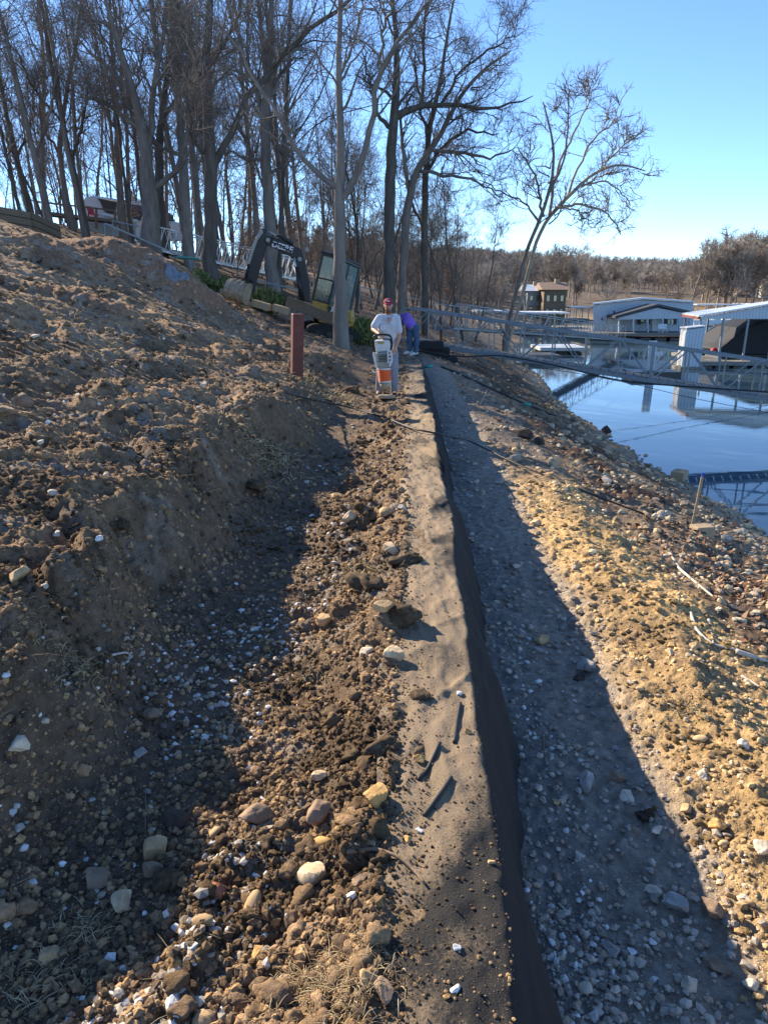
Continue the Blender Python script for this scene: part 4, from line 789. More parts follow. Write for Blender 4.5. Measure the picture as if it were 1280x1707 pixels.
# trees across the lake: near bank ones are individuals, the wood behind is one mass
def mini(seed, h=11, tw=.03, col=(.20, .15, .11), fine=5):
    rs = np.random.RandomState(seed); tb = TB(); P0, R0 = grow(np.array([[0, 0, -.3]]), np.array([[rs.normal()*.06, 0, 1.0]]), np.array([h*.85]), np.array([.2]), 8, .06, .05, rs, .2); tb.add(P0, R0, 5)
    p, d, l, r = spawn(P0, R0, np.array([h]), 14, .22, 1, .8, .42, rs, .6, .15); P1, R1 = grow(p, d, l, np.maximum(r, .05), 5, .2, .06, rs, .3); tb.add(P1, R1, 3)
    t2 = TB(); p, d, l, r = spawn(P1, R1, l, 10, .1, 1, .8, .5, rs, .6, .1); P2, R2 = grow(p, d, np.maximum(l, .7), np.full(len(l), tw*1.3), 3, .2, .05, rs, .4); t2.add(P2, R2, 3)
    p, d, l, r = spawn(P2, R2, np.maximum(l, .7), fine, .1, 1, .7, .7, rs, .6, .1); P3, R3 = grow(p, d, np.maximum(l, .5), np.full(len(l), tw), 2, .15, .05, rs, .5); t2.add(P3, R3, 3)
    return tb, t2
mm = []
for i in range(6):
    a_, b_ = mini(400+i); c_ = [(.28, .235, .19), (.38, .33, .28), (.21, .175, .145)][i % 3]
    mm.append((a_.mesh('trunk', M_farw, True, c_), b_.mesh('crown', M_farw, True, np.array(c_)*.95), a_, b_))
lowd = [mini(450+i, 11, .05, fine=1) for i in range(5)]
rt = np.random.RandomState(77); k = 0
for i in range(400):
    if k >= 62: break
    px = 1150+170*rt.rand() if rt.rand() < .5 else (870+120*rt.rand() if rt.rand() < .5 else 960+230*rt.rand()); D = 165+60*rt.rand(); x = P(px, 480, D)[0]; z = Hs(x, D, False)
    if z < .5: continue
    s = 1.25+.4*rt.rand() if px > 1140 else (1.0+.3*rt.rand() if px < 960 else .75+.3*rt.rand())
    if px > 1030 and px < 1140: s *= .75
    if px > 985 and px < 1050: s *= .8
    side = ('bare trees on the far right bank', 'bare tree on the far bank above the covered dock') if px > 1140 else (('bare trees around the far brown-roofed house', 'bare tree around the far brown-roofed house') if px < 960 else ('bare trees behind the floating building', 'bare tree on the shore behind the floating building'))
    FOREST.append((side[0], side[1], x/D, place_tree(mm[rt.randint(6)][:2], 'bare_tree', x, D, s, rt.rand()*6.28, side[1], side[0], z))); k += 1
number_labels(FOREST)
Vs, Fs, Cs, n0 = [], [], [], 0
for i in range(4200):
    px = 480+900*rt.rand() if i % 4 else 400+440*rt.rand(); D = (215 if px > 840 else 125)+420*rt.rand()**.8; x = P(px, 480, D)[0]; z = Hs(x, D, False)
    if z < .5: continue
    a_, b_ = mm[rt.randint(6)][2:] if D < 240 else lowd[rt.randint(5)]; s = (.55+.35*rt.rand())*(1.0 if D > 330 or px > 1150 else .9); R_ = rotz(rt.rand()*6.28); tone = (.8+.4*rt.rand())*np.array([(.25, .22, .195), (.31, .28, .25), (.2, .175, .155)][rt.randint(3)])
    for tb_ in ((a_, b_) if D < 330 else (b_,)):
        for V, F_ in zip(tb_.V, tb_.F): pass
        V = np.concatenate(tb_.V); F_ = np.concatenate(tb_.F)
        Vs.append((V@R_.T)*s+[x, D, z]); Fs.append(F_+n0); n0 += len(V); Cs.append(np.repeat(tone[None], len(V), 0))
o = link('far_woods', mesh_np('far_woods', np.concatenate(Vs), np.concatenate(Fs), M_farw, True, np.concatenate(Cs))); tag(o, 'bare brown woods covering the hills across the lake', 'woods', kind='stuff')
# ------------------------------------------------------------------ truss gangways
def lerpv(a, b, t): return np.array(a)*(1-t)+np.array(b)*t
def gangway(name, A_, B_, width, h, n, m, label, chord=.078, post=.046, brace=.042, start_open=True, mid_rail=False, deckm=None, cat='gangway', skew=0.0):
    A_ = np.array(A_, float); B_ = np.array(B_, float); d = B_-A_; dh = d*np.array([1, 1, 0]); dh /= np.linalg.norm(dh); nrm = np.array([-dh[1], dh[0], 0]); up = np.array([0, 0, 1.0])
    root = empty(name, A_, label, cat); o = A_
    dk = MB(); L_ = np.linalg.norm(d); nd = int(L_/.3)
    for i in range(nd): dk.bar(lerpv(A_, B_, (i+.06)/nd)-o+up*.02, lerpv(A_, B_, (i+.94)/nd)-o+up*.02, width-.12, .035)
    dk.build('deck', deckm or M_deck, root)
    for s in (-1, 1):
        off = nrm*s*width/2; side = MB(); side.bar(A_+off-o-up*.06, B_+off-o-up*.06, chord*.9, chord*1.7); side.bar(lerpv(A_, B_, 1.0/n if start_open else 0)+off-o+up*h, B_+off-o+up*h, chord, chord)
        if mid_rail: side.bar(A_+off-o+up*h*.5, B_+off-o+up*h*.5, .03)
        fr = side.build('side_frame', m, root, bevel=.008)
        if start_open:
            q = [A_+off-o+up*.0, A_+off-o+up*h*.72, A_+off-o+up*h*.93+d/L_*.12, A_+off-o+up*h+d/L_*.35, lerpv(A_, B_, 1.0/n)+off-o+up*h]
            MB().tube(q, chord*.42, 8).build('end_rail', m, fr, True)
        for i in range(1 if start_open else 0, n+1):
            p = lerpv(A_, B_, i/n)+off-o; sk = d/L_*skew
            MB().bar(p, p+up*h+sk, post, post).build('post', m, fr)
        for i in range(0, n):
            p = lerpv(A_, B_, i/n)+off-o; q_ = lerpv(A_, B_, (i+1)/n)+off-o
            a, b = (p, q_+up*h) if i % 2 == 0 else (p+up*h, q_)
            MB().bar(a+d/L_*.05, b-d/L_*.05, brace, brace).build('brace', m, fr)
    for i in range(0, n+1, 2):
        p = lerpv(A_, B_, i/n)-o-up*.1; MB().bar(p-nrm*width/2, p+nrm*width/2, .06, .08).build('cross_beam', m, root)
    return root
A1 = P(672, 563, 29.3); B1 = P(1257, 657, 25.4); dd = B1-A1; B1 = A1+dd*(1+2/11.0*1.0)
gangway('gangway', A1, A1+dd*(14/11.0), 1.25, 1.2, 14, M_galv, 'long grey steel truss gangway sloping from the bank to the covered dock')
A2 = P(738, 545, 37); B2 = P(1030, 566, 66); gangway('gangway', A2, B2, 1.2, 1.15, 22, M_galv, 'grey truss gangway farther back leading to the floating building', chord=.055, post=.034, brace=.028)
# silver walkway lying on the hillside
A3 = P(243, 412, 36.5); B3 = P(497, 466, 39)
A3[2] = max(A3[2], Hs(A3[0], A3[1])+.12); 
gangway('truss_walkway', A3, B3, 1.3, 1.0, 26, M_alu, 'silver aluminium truss walkway resting on the wooded slope behind the digger', chord=.06, post=.03, brace=.028, start_open=False, mid_rail=False, deckm=M_alu, skew=.35)
# landward support
mb = MB(); c = P(712, 590, 28.2); mb.box(c+[0, .3, -.1], (1.7, 1.4, .75)); mb.box(c+[-.1, -.25, .35], (1.4, .5, .35)); mb.box(c+[.75, -.3, -.35], (.8, .9, .5))
o = own_origin(mb.build('support_block', M_rubber, bevel=.06)); tag(o, 'black block under the landward end of the lake gangway', 'support')

# ------------------------------------------------------------------ cables
def cable(pts, r, lab, m=M_cable, name='cable', cat='cable', sag=0):
    q = smooth_poly([list(p) for p in pts], 70); q2 = MB().tube(q, r, 8).build(name, m, None, True); own_origin(q2); return tag(q2, lab, cat)
def on(px, py, dz=.02): g0 = GS(px, py); return g0+[0, 0, dz]
cable([on(470, 655), on(520, 668), on(575, 682, .05), on(640, 700, .05), PZ(690, 716, 3.2), PZ(727, 722, 3.2), on(780, 745, .12), on(850, 775, .06), on(905, 795, .03), on(980, 824), on(1060, 855), on(1150, 885), on(1230, 905), on(1300, 930)], .013,
      'long black cable crossing the wall and running down the slope to the lake')
cable([on(735, 612), on(765, 624), on(800, 640), on(860, 668), on(920, 692), on(958, 702)], .03, 'thin black line lying on the slope between the wall and the shore')
cable([P(695, 583, 27), P(730, 590, 26.6), P(770, 595, 26.3), P(830, 592, 26.6), P(880, 600, 26.8), P(940, 612, 26.6), P(1000, 628, 26.3), P(1050, 637, 26), P(1110, 642, 25.6), P(1200, 648, 25), P(1300, 655, 24.2)], .026, 'black power cable sagging beneath the grey gangway')
cable([P(860, 607, 31), P(960, 622, 31), P(1060, 641, 31), P(1150, 663, 31), P(1290, 690, 31)], .012, 'thin mooring line strung low over the water')
cable([P(900, 597, 34), P(1000, 618, 34), P(1150, 640, 34), P(1290, 668, 34)], .010, 'second thin mooring line just behind the first')
for pts, lab in [([(767, 1172), (762, 1200), (757, 1240)], 'upper black hose piece on the soil over the wall'), ([(733, 1243), (715, 1275), (697, 1298)], 'middle black hose piece, slanting, by the orange brown rock'), ([(752, 1298), (735, 1325), (707, 1358)], 'lower black hose piece beside the white pebble')]:
    q = smooth_poly([list(PZ(x, y, 3.16)) for x, y in pts], 20); q[:, 2] = surf(q[:, 0], q[:, 1])+.006; q[:, 2] = smooth_poly(q, 20)[:, 2]; tag(own_origin(MB().tube(q, .0085, 10).build('hose', M_cable, None, True)), lab, 'hose')
for pts, r, lab, m in [([(1115, 925), (1130, 950), (1160, 975), (1190, 1000)], .018, 'bent white driftwood branch on the leafy lake bank', M_droot), ([(1150, 1025), (1160, 1055), (1190, 1080), (1230, 1087)], .014, 'forked pale root below the white driftwood branch', M_droot), ([(1225, 1090), (1255, 1100), (1285, 1110)], .022, 'pale root at the right edge of the frame', M_droot), ([(1180, 1035), (1188, 1075)], .01, 'short pale twig above the forked root', M_droot), ([(1235, 1130), (1265, 1148)], .012, 'short white stick near the right edge', M_droot),
                   ([(578, 1425), (620, 1418), (665, 1432), (690, 1455), (708, 1478)], .009, 'thin brown root curving over the soil beside the fabric', M_root), ([(155, 1145), (175, 1175), (190, 1210), (198, 1235)], .006, 'root hanging down the shaded bank in the middle', M_root), ([(205, 1025), (245, 1050), (280, 1085), (295, 1100)], .004, 'thin root slanting across the shaded bank', M_root), ([(335, 1068), (318, 1090), (315, 1110)], .005, 'small bent twig poking from the trench', M_root), ([(372, 1030), (365, 1060), (360, 1095)], .004, 'wavy rootlet at the base of the grey clay face', M_root),
                   ([(188, 1095), (212, 1090), (226, 1103)], .007, 'pale curled root end in the dark trench', M_droot), ([(105, 1110), (118, 1125)], .005, 'short pale root stub on the left sod lip', M_root), ([(243, 1325), (243, 1365), (243, 1398)], .003, 'upright thin stick in the trench', M_root), ([(142, 1550), (150, 1590), (142, 1610)], .003, 'curled pale stem in the lower left', M_straw if False else M_root), ([(905, 1230), (908, 1275)], .005, 'thin stick near the wall foot in the shade', M_root), ([(800, 675), (812, 650)], .012, 'thin pale stick standing on the far slope', M_droot)]:
    q = smooth_poly([list(on(x, y, r*.9+.004)) for x, y in pts], 16); n = len(q); tag(own_origin(MB().tube(q, np.linspace(r, r*.5, n), 7).build('root' if 'root' in lab else 'stick', m, None, True)), lab, 'root' if 'root' in lab else 'stick')

# ------------------------------------------------------------------ posts, stakes, blocks
b0 = G(495, 632, False); h_ = 107*b0[1]/F_PX*.97; wd = 21*b0[1]/F_PX
ps = MB(); R_ = roty(.055)@rotz(.35); ps.box((0, 0, h_/2-.05), (wd*.86, wd*.86, h_+.1)); o = ps.build('red_post', M_red, bevel=.012); o.location = tuple(b0); o.rotation_euler = (.02, .045, .3); tag(o, 'square dark red post standing on the turf at the edge of the dug bank', 'post')
def block(px, py, w, d, h, lab, m=M_conc, rz=.3, tilt=0, name='concrete_block', D=None, sink=.02):
    g0 = G(px, py, True) if D is None else P(px, py, D); kk = w*g0[1]/F_PX/w if False else 1; o = MB().box((0, 0, h/2), (w, d, h)).build(name, m, bevel=min(h, d)*.06); o.location = (g0[0], g0[1], g0[2]-sink); o.rotation_euler = (tilt, tilt*.6, rz); tag(o, lab, 'block'); return o
gq = G(1168, 893)[1]/F_PX; block(1168, 893, 34*gq, 24*gq, 20*gq, 'tan concrete block on the stony shore beside the wooden stake', rz=.2)
gq = G(1131, 799)[1]/F_PX; block(1131, 799, 26*gq, 20*gq, 15*gq, 'brown concrete block at the water edge', rz=.9, m=M_conc)
for px, py, w, rz, lab in [(378, 507, .62, .1, 'grey timber block end under the big dark tree'), (435, 514, .75, -.25, 'tan landscape block left of the juniper'), (468, 521, .7, -.2, 'tan landscape block in front of the juniper'), (405, 512, .5, .8, 'tilted plank piece under the digger bucket')]:
    g0 = P(px, py, 21.6 if px > 400 else 24.5); g0[2] = max(g0[2], Hs(g0[0], g0[1], False)); o = MB().box((0, 0, .09), (w*.72, .25, .2)).build('landscape_block', M_conc, bevel=.015); o.location = tuple(g0); o.rotation_euler = (0, .25, rz); tag(o, lab, 'block')
g0 = G(1153, 876, True); s_ = empty('survey_stake', g0, 'thin wooden stake with blue tip beside the tan block', 'stake'); MB().box((0, 0, .40), (.035, .02, .84)).build('shaft', M_conc, s_); MB().box((0, 0, .85), (.037, .022, .06)).build('painted_tip', mat('blue_marking', (.03, .08, .45)), s_); s_.rotation_euler = (0, .07, 0); s_.scale = (1, 1, .95)
def pipe(px, py, D, L_, r, lab, m, rz): c = P(px, py, D); c[2] = Hs(c[0], c[1])+r*.8; d = np.array([math.cos(rz), math.sin(rz), 0])*L_/2; V = [c-d, c+d]; o = MB().tube(V, r, 14).build('pipe', m, None, True); own_origin(o); tag(o, lab, 'pipe')
g0 = P(724, 608, 21.5); o = MB().tube([[0, 0, 0], [.62, 0, .0]], .12, 14).build('drain_pipe', M_teal, None, True); o.location = (g0[0]-.3, g0[1], g0[2]-.05); o.scale = (.4, .4, .4); tag(o, 'short teal pipe end at the far foot of the wall', 'pipe')
g0 = G(873, 678, True); o = MB().tube([[0, 0, 0], [.2, 0, .0]], .05, 12).build('plastic_can', M_teal, None, True); o.location = tuple(g0+[0, 0, .06]); tag(o, 'small green plastic item on the far slope', 'litter')
# log retaining wall, handrails, blue tarp on the left hillside
lw = empty('timber_wall', P(60, 372, 30), 'low stacked timber wall on the left hillside below the woods', 'wall')
a = P(-60, 352, 29); b = P(52, 372, 30.5); c = P(98, 392, 33)
for k in range(4):
    for (p, q) in ((a, b), (b, c)):
        MB().bar(p-np.array(lw.location)+[0, 0, .27*(1-k)], q-np.array(lw.location)+[0, 0, .27*(1-k)], .26, .25).build('timber', M_wood, lw, bevel=.02)
fr = empty('handrail', P(178, 415, 33), 'galvanised pipe handrail descending from the timber wall to the truss walkway', 'handrail'); L0 = np.array(fr.location)
pa, pb = P(175, 372, 33), P(318, 434, 33.5)
MB().bar(pa-L0, pb-L0, .07).build('rail', M_galv, fr); MB().bar(pa-L0, pa-L0-[0, 0, 1.15], .08).build('post', M_galv, fr); MB().bar(pb-L0, pb-L0-[0, 0, .6], .08).build('post', M_galv, fr)
fr = empty('pipe_fence', P(240, 385, 38), 'thin pipe fence along the top of the bank by the stout forked tree', 'fence'); L0 = np.array(fr.location); pa, pb = P(188, 368, 38), P(292, 390, 38)
MB().bar(pa-L0, pb-L0, .06).build('rail', M_galv, fr)
for t in (0, .35, .7, 1): q = lerpv(pa, pb, t)-L0; MB().bar(q, q-[0, 0, 1.0], .05).build('post', M_galv, fr)
fr = empty('handrail', P(540, 490, 28), 'thin straight pipe rail low on the slope left of the digger', 'handrail'); L0 = np.array(fr.location); pa, pb = P(425, 467, 28), P(510, 485, 28)
MB().bar(pa-L0, pb-L0, .06).build('rail', M_galv, fr); MB().bar(pa-L0, pa-L0-[0, 0, .5], .05).build('post', M_galv, fr)
fr = empty('handrail', P(640, 490, 40), 'thin pipe rail on the wooded slope right of the digger', 'handrail'); L0 = np.array(fr.location); pa, pb = P(600, 478, 36), P(700, 500, 38)
MB().bar(pa-L0, pb-L0, .05).build('rail', M_galv, fr)
for t in (0, .5, 1): q = lerpv(pa, pb, t)-L0; MB().bar(q, q-[0, 0, .8], .05).build('post', M_galv, fr)
rs = np.random.RandomState(3); n = 22; c = G(296, 464); c = np.array([c[0], c[1], 0]); uu, vv = np.meshgrid(np.linspace(-.24, .24, n), np.linspace(-.2, .2, n)); X_ = c[0]+uu.ravel(); Y_ = c[1]+vv.ravel()
Z_ = H(X_, Y_, True)+.0+.13*billow(X_*4, Y_*4, 4, 77); I_ = np.arange(n*n).reshape(n, n); o = own_origin(link('tarp', mesh_np('tarp', np.stack([X_, Y_, Z_], 1), np.stack([I_[:-1, :-1], I_[:-1, 1:], I_[1:, 1:], I_[1:, :-1]], -1).reshape(-1, 4), M_blue, True))); tag(o, 'crumpled blue grey plastic sheet half buried in the soil mound', 'tarp')
o = MB().ell((0, 0, 0), (.6, .2, .05)).build('plastic_sled', M_teal, None, True); q = P(311, 431, 30); o.location = (q[0], q[1], q[2]+.02); o.rotation_euler = (0, .06, 0); tag(o, 'flat teal plastic board lying by the walkway handrail', 'board')

# ------------------------------------------------------------------ junipers
def juniper(px, py, D, w, h, lab, seed):
    rs = np.random.RandomState(seed); q = P(px, py, D); z0 = Hs(q[0], q[1], False); root = empty('juniper_bush', (q[0], q[1], z0), lab, 'bush'); n = 3600
    a = rs.rand(n)*6.28; r = rs.rand(n)**.6; b = np.stack([np.cos(a)*r*w*.35, np.sin(a)*r*w*.35, rs.rand(n)*h*.35], 1); tip = np.stack([np.cos(a)*r*w*.5*(.9+.3*rs.rand(n)), np.sin(a)*r*w*.5*(.9+.3*rs.rand(n)), h*(.35+.65*rs.rand(n))*(1-.55*r**2)], 1)
    t = np.linspace(0, 1, 4)[None, :, None]; pts = b[:, None]*(1-t)+tip[:, None]*t; pts += rs.normal(size=pts.shape)*.05; pts = pts[:, 1:]; V, F_ = tubes(pts, np.array([.016, .030, .006])[None]*np.ones((n, 1)), 4)
    cl = np.array([(.10, .13, .04), (.15, .18, .055), (.06, .085, .03), (.2, .21, .08)])[rs.randint(4, size=n)]; link('foliage', mesh_np('foliage', V, F_, M_juni, False, np.repeat(cl, 12, 0)), root)
    st = MB()
    for k in range(6): aa = k*1.05; st.tube([[0, 0, -.1], [math.cos(aa)*w*.2, math.sin(aa)*w*.2, h*.3]], .03, 5)
    st.build('stem', M_bark, root)
juniper(442, 497, 23.5, 1.5, .8, 'rounded bright green juniper beside the digger bucket', 1); juniper(604, 545, 23.5, 1.2, .85, 'dark green juniper behind the pale grey tree', 2)
juniper(262, 440, 23, 1.7, .45, 'low spreading juniper on top of the soil mound', 3); juniper(303, 446, 23, .8, .4, 'small juniper clump right of the spreading one', 4)
juniper(332, 470, 25, .7, .5, 'small juniper just left of the thick dark tree', 5); juniper(378, 478, 25.5, 1.3, .55, 'juniper right of the thick dark tree trunk', 6)
# ------------------------------------------------------------------ excavator
def V3(*a): return np.array(a, float)
DX = 22.6
ex0 = P(548, 545, DX); ex0[2] = Hs(ex0[0], ex0[1], False)
EX = empty('mini_excavator', ex0, 'tilted yellow and black mini excavator parked between the trees', 'excavator'); E0 = np.array(ex0)
# body frame: tilted with the hillside, front turned to the left and slightly to the viewer
tilt = math.radians(10); yaw = math.radians(196)
Re = roty(tilt)@rotz(yaw)      # local +x = forward
def L(v): return Re@np.array(v, float)
def lbox(mb, c, s): mb.box(L(c), s, Re)
def lpoly(mb, pts, off): mb.prism([L(p) for p in pts], L(off))
for s in (-1, 1):
    tr = MB(); n = 30; prof = []
    for k in range(n):
        a = 2*math.pi*k/n; x = .62*np.sign(math.cos(a))*min(1, abs(math.cos(a))*1.0)+.22*math.cos(a); prof.append((x, s*.55-.14, .24+.23*math.sin(a)))
    lpoly(tr, prof, (0, .28, 0)); tk = tr.build('track', M_rubber, EX, bevel=.01)
    for k in range(4): MB().tube([L((-.5+.33*k, s*.55-.16, .16)), L((-.5+.33*k, s*.55+.16, .16))], .09, 12).build('roller', M_black, tk)
mb = MB(); lbox(mb, (0, 0, .33), (1.0, .82, .2)); mb.tube([L((0, 0, .40)), L((0, 0, .55))], .36, 24); mb.build('undercarriage', M_black, EX)
mb = MB(); lpoly(mb, [(.5, -.5, .45), (-.45, -.5, .45), (-.6, -.5, .52), (-.6, -.5, .78), (-.4, -.5, .82), (.0, -.5, .74), (.5, -.5, .7)], (0, 1.0, 0)); body = mb.build('body', M_yellow, EX, bevel=.03)
# dozer blade, seen as a worn brown plate
p0, p1 = P(478, 502, DX-.9)-E0, P(556, 533, DX-1.1)-E0; mb = MB(); mb.bar(p0, p1, .08, .30); mb.build('dozer_blade', M_wood, EX, bevel=.01)
MB().bar((p0+p1)/2+[.1, .1, 0], L((.4, 0, .3)), .1, .12).build('blade_arm', M_black, EX)
# cab: frame of posts with glass panes, read off the photo at the machine's real depth
def cabp(px, py, d): return P(px, py, DX+d)-E0
F0 = [cabp(521, 500, -.55), cabp(538, 424, -.55), cabp(566, 431, -.55), cabp(548, 506, -.55)]     # front door face
K0 = [cabp(573, 516, .15), cabp(585, 436, .35), cabp(599, 446, .35), cabp(583, 522, .15)]
cab = MB()
def frame(mb, pts, w):
    for i in range(len(pts)): mb.bar(pts[i], pts[(i+1) % len(pts)], w, w)
frame(cab, F0, .07); frame(cab, [F0[3], F0[2], K0[2], K0[3]], .075); frame(cab, [F0[1], F0[2], K0[2], K0[1]], .07)
BK = [F0[0]+V3(.35, 1.0, .02), F0[1]+V3(.35, 1.0, 0)]; cab.bar(F0[0], BK[0], .06); cab.bar(F0[1], BK[1], .06); cab.bar(BK[0], BK[1], .06); cab.bar(BK[1], K0[2]+V3(-.1, .35, 0), .06); cab.bar(BK[0], K0[3]+V3(-.1, .35, 0), .06)
m1 = (F0[0]*.42+F0[1]*.58); m2 = (F0[3]*.42+F0[2]*.58); cab.bar(m1*1.0*.5/.5*1-(F0[1]-F0[0])*.08, m2-(F0[2]-F0[3])*.08, .045)
mid_b = (F0[3]+K0[3])/2; mid_t = (F0[2]+K0[2])/2; cab.bar(mid_b, mid_t, .05)
cabo = cab.build('cab_frame', M_black, EX, bevel=.012)
rf = MB(); rf.prism([F0[1]+V3(-.04, -.04, .03), F0[2]+V3(0, -.06, .03), K0[2]+V3(.06, 0, .03), K0[2]+V3(-.05, .42, .03), BK[1]+V3(0, .05, .03)], (0, 0, .07)); rf.build('cab_roof', M_black, EX, bevel=.02)
def pane(pts, nm='window'):
    q = [np.array(p) for p in pts]; c = sum(q)/len(q); q = [c+(p-c)*.93 for p in q]; n = np.cross(q[1]-q[0], q[2]-q[0]); n /= np.linalg.norm(n); MB().prism(q, n*.012).build(nm, M_cabglass, cabo)
M_cabglass = mat('cab_glass', (.09, .15, .125), .06, .35, 3, spec=.8)
M_cabglass.node_tree.nodes['Principled BSDF'].inputs['Alpha'].default_value = .55
k1, k2 = m1-(F0[1]-F0[0])*.08, m2-(F0[2]-F0[3])*.08
pane([F0[0], k1, k2, F0[3]]); pane([k1, F0[1], F0[2], k2]); pane([F0[3], F0[2], mid_t, mid_b]); pane([mid_b, mid_t, K0[2], K0[3]])
mb = MB(); c = (F0[0]+K0[3])/2+V3(.02, .2, .05); mb.box(c+V3(0, .1, .25), (.42, .42, .14)); mb.box(c+V3(.2, .15, .6), (.14, .42, .6)); mb.build('driver_seat', M_grey, EX, bevel=.04)
lv = MB(); lv.bar(c+V3(-.3, -.1, .1), c+V3(-.32, -.1, .7), .03); lv.ell(c+V3(-.32, -.1, .72), (.035, .035, .05)); lv.build('control_lever', M_black, EX)
MB().tube([P(520, 478, DX-.75)-E0, P(519, 470, DX-.75)-E0], .03, 8).build('mirror_arm', M_black, EX); MB().box(P(517, 476, DX-.75)-E0, (.1, .03, .17)).build('mirror', M_lgrey, EX, bevel=.01)
# lower yellow hull between blade and cab, with its number
mb = MB(); mb.prism([P(520, 500, DX-.6)-E0, P(585, 519, DX-.6)-E0, P(587, 538, DX-.6)-E0, P(524, 520, DX-.6)-E0], (.05, .9, 0)); hull = mb.build('side_cover', M_yellow, EX, bevel=.015)
def text3(txt, size, o, xdir, updir, m, parent, name, depth=.006):
    cu = bpy.data.curves.new(name, 'FONT'); cu.body = txt; cu.size = size; cu.extrude = depth; cu.offset = size*.03; cu.align_x = 'CENTER'; cu.align_y = 'CENTER'; ob = bpy.data.objects.new(name, cu); COL.objects.link(ob)
    dg = bpy.context.evaluated_depsgraph_get(); me = bpy.data.meshes.new_from_object(ob.evaluated_get(dg)); bpy.data.objects.remove(ob)
    xd = Vector(xdir).normalized(); u = Vector(updir); zd = xd.cross(u).normalized(); u = zd.cross(xd); M_ = Matrix((xd, u, zd)).transposed().to_4x4(); M_.translation = Vector(o); me.transform(M_); me.materials.clear(); me.materials.append(m); return link(name, me, parent)
tx = (P(585, 519, DX)-P(520, 500, DX)); c = P(556, 517, DX-.66)-E0
MB().prism([c-tx*.14-V3(0, .0, .09), c+tx*.14-V3(0, .0, .09), c+tx*.14+V3(0, .0, .09), c-tx*.14+V3(0, .0, .09)], (0, .05, 0)).build('decal_plate', M_black, hull)
text3('35', .19, c-V3(0, .012, 0), tx, (0, 0, 1), M_white, hull, 'lettering')
# boom (two bends), stick, rams and bucket in one plane
def plate(mb, poly, t=.2): mb.prism([np.array(p)-V3(0, t/2, 0) for p in poly], (0, t, 0))
def bm_(px, py, d=0.0): return P(px, py, DX-1.0+d)-E0
mb = MB(); plate(mb, [bm_(497, 500), bm_(518, 504), bm_(516, 470), bm_(509, 436), bm_(503, 416), bm_(488, 409), bm_(466, 399), bm_(447, 393), bm_(441, 402), bm_(446, 409), bm_(470, 420), bm_(488, 430), bm_(497, 455)], .22)
boom = mb.build('boom', M_black, EX, bevel=.025)
text3('DEERE', .215, bm_(472, 412.5)-V3(0, .118, 0), bm_(486, 417)-bm_(460, 409), (0, 0, 1), M_white, boom, 'lettering')
mb = MB(); plate(mb, [bm_(446, 381), bm_(437, 382), bm_(427, 396), bm_(419, 420), bm_(407, 465), bm_(409, 478), bm_(416, 489), bm_(424, 487), bm_(429, 465), bm_(438, 430), bm_(445, 410)], .17); stick = mb.build('stick', M_black, EX, bevel=.02)
mb = MB(); plate(mb, [bm_(437, 381), bm_(433, 386), bm_(422, 408), bm_(407, 462), bm_(410, 464), bm_(424, 420), bm_(431, 400), bm_(440, 388)], .22); mb.build('stick_rib', M_grey, stick)
mb = MB(); mb.tube([bm_(447, 386, -.03), bm_(470, 397, -.03)], .028, 10); rm = mb.build('ram_rod', M_alu, EX, True); mb = MB(); mb.tube([bm_(462, 391, -.03), bm_(489, 407, -.03)], .055, 12); mb.build('ram_cylinder', M_black, EX, True)
mb = MB(); mb.tube([bm_(491, 430, -.2), bm_(494, 455, -.2)], .03, 10); mb.build('ram_rod', M_alu, EX, True); mb = MB(); mb.tube([bm_(493, 445, -.2), bm_(504, 500, -.2)], .06, 12); mb.build('ram_cylinder', M_black, EX, True)
mb = MB(); mb.tube([bm_(409, 466, -.14), bm_(414, 440, -.14)], .035, 10); mb.build('bucket_ram', M_black, EX, True)
mb = MB()
for (x_, y_) in [(512, 416), (447, 400), (415, 484), (500, 432)]: mb.tube([bm_(x_, y_, -.16), bm_(x_, y_, .16)], .06, 12)
mb.build('pivot_pin', M_grey, EX)
hz = MB(); hz.tube(smooth_poly([list(bm_(455, 392, -.14)), list(bm_(452, 404, -.16)), list(bm_(462, 406, -.16)), list(bm_(486, 420, -.14))], 14), .018, 6); hz.build('hydraulic_hose', M_rubber, EX, True)
# bucket: curled shell seen from behind, its width across the view
Rb = rotz(math.radians(-22))@roty(math.radians(12)); bo_ = bm_(396, 503, -.1)
def bq(x, y, z): return bo_+Rb@V3(x, y, z)
prof = [(.20, .56), (.05, .60), (-.10, .58), (-.22, .50), (-.29, .38), (-.31, .25), (-.28, .12), (-.20, .03), (-.08, -.02), (.10, -.03)]
wb_ = .33; bk_ = MB()
n = len(prof); Vo = [bq(x, y, z) for x in (-wb_, wb_) for y, z in prof]; Vi = [bq(x, y*.93+.01, z*.94+.012) for x in (-wb_, wb_) for y, z in prof]
F_ = [[k, k+1, n+k+1, n+k] for k in range(n-1)]; F_ += [[2*n+k, 3*n+k, 3*n+k+1, 2*n+k+1] for k in range(n-1)]; F_ += [[0, n, 3*n, 2*n], [n-1, 3*n-1, 4*n-1, 2*n-1]]; bk_.add(np.array(Vo+Vi), [F_])
for x in (-wb_, wb_-.03): bk_.prism([bq(x, y, z) for y, z in prof], Rb@V3(.03, 0, 0))
bk = bk_.build('bucket', M_steelb, EX, bevel=.006)
for x in (-.2, -.02, .16): rb_ = MB(); rb_.prism([bq(x, y, z) for y, z in prof[1:8]]+[bq(x, y*1.09, (z-.28)*1.09+.28) for y, z in prof[1:8]][::-1], Rb@V3(.05, 0, 0)); rb_.build('wear_rib', M_steelb, bk)
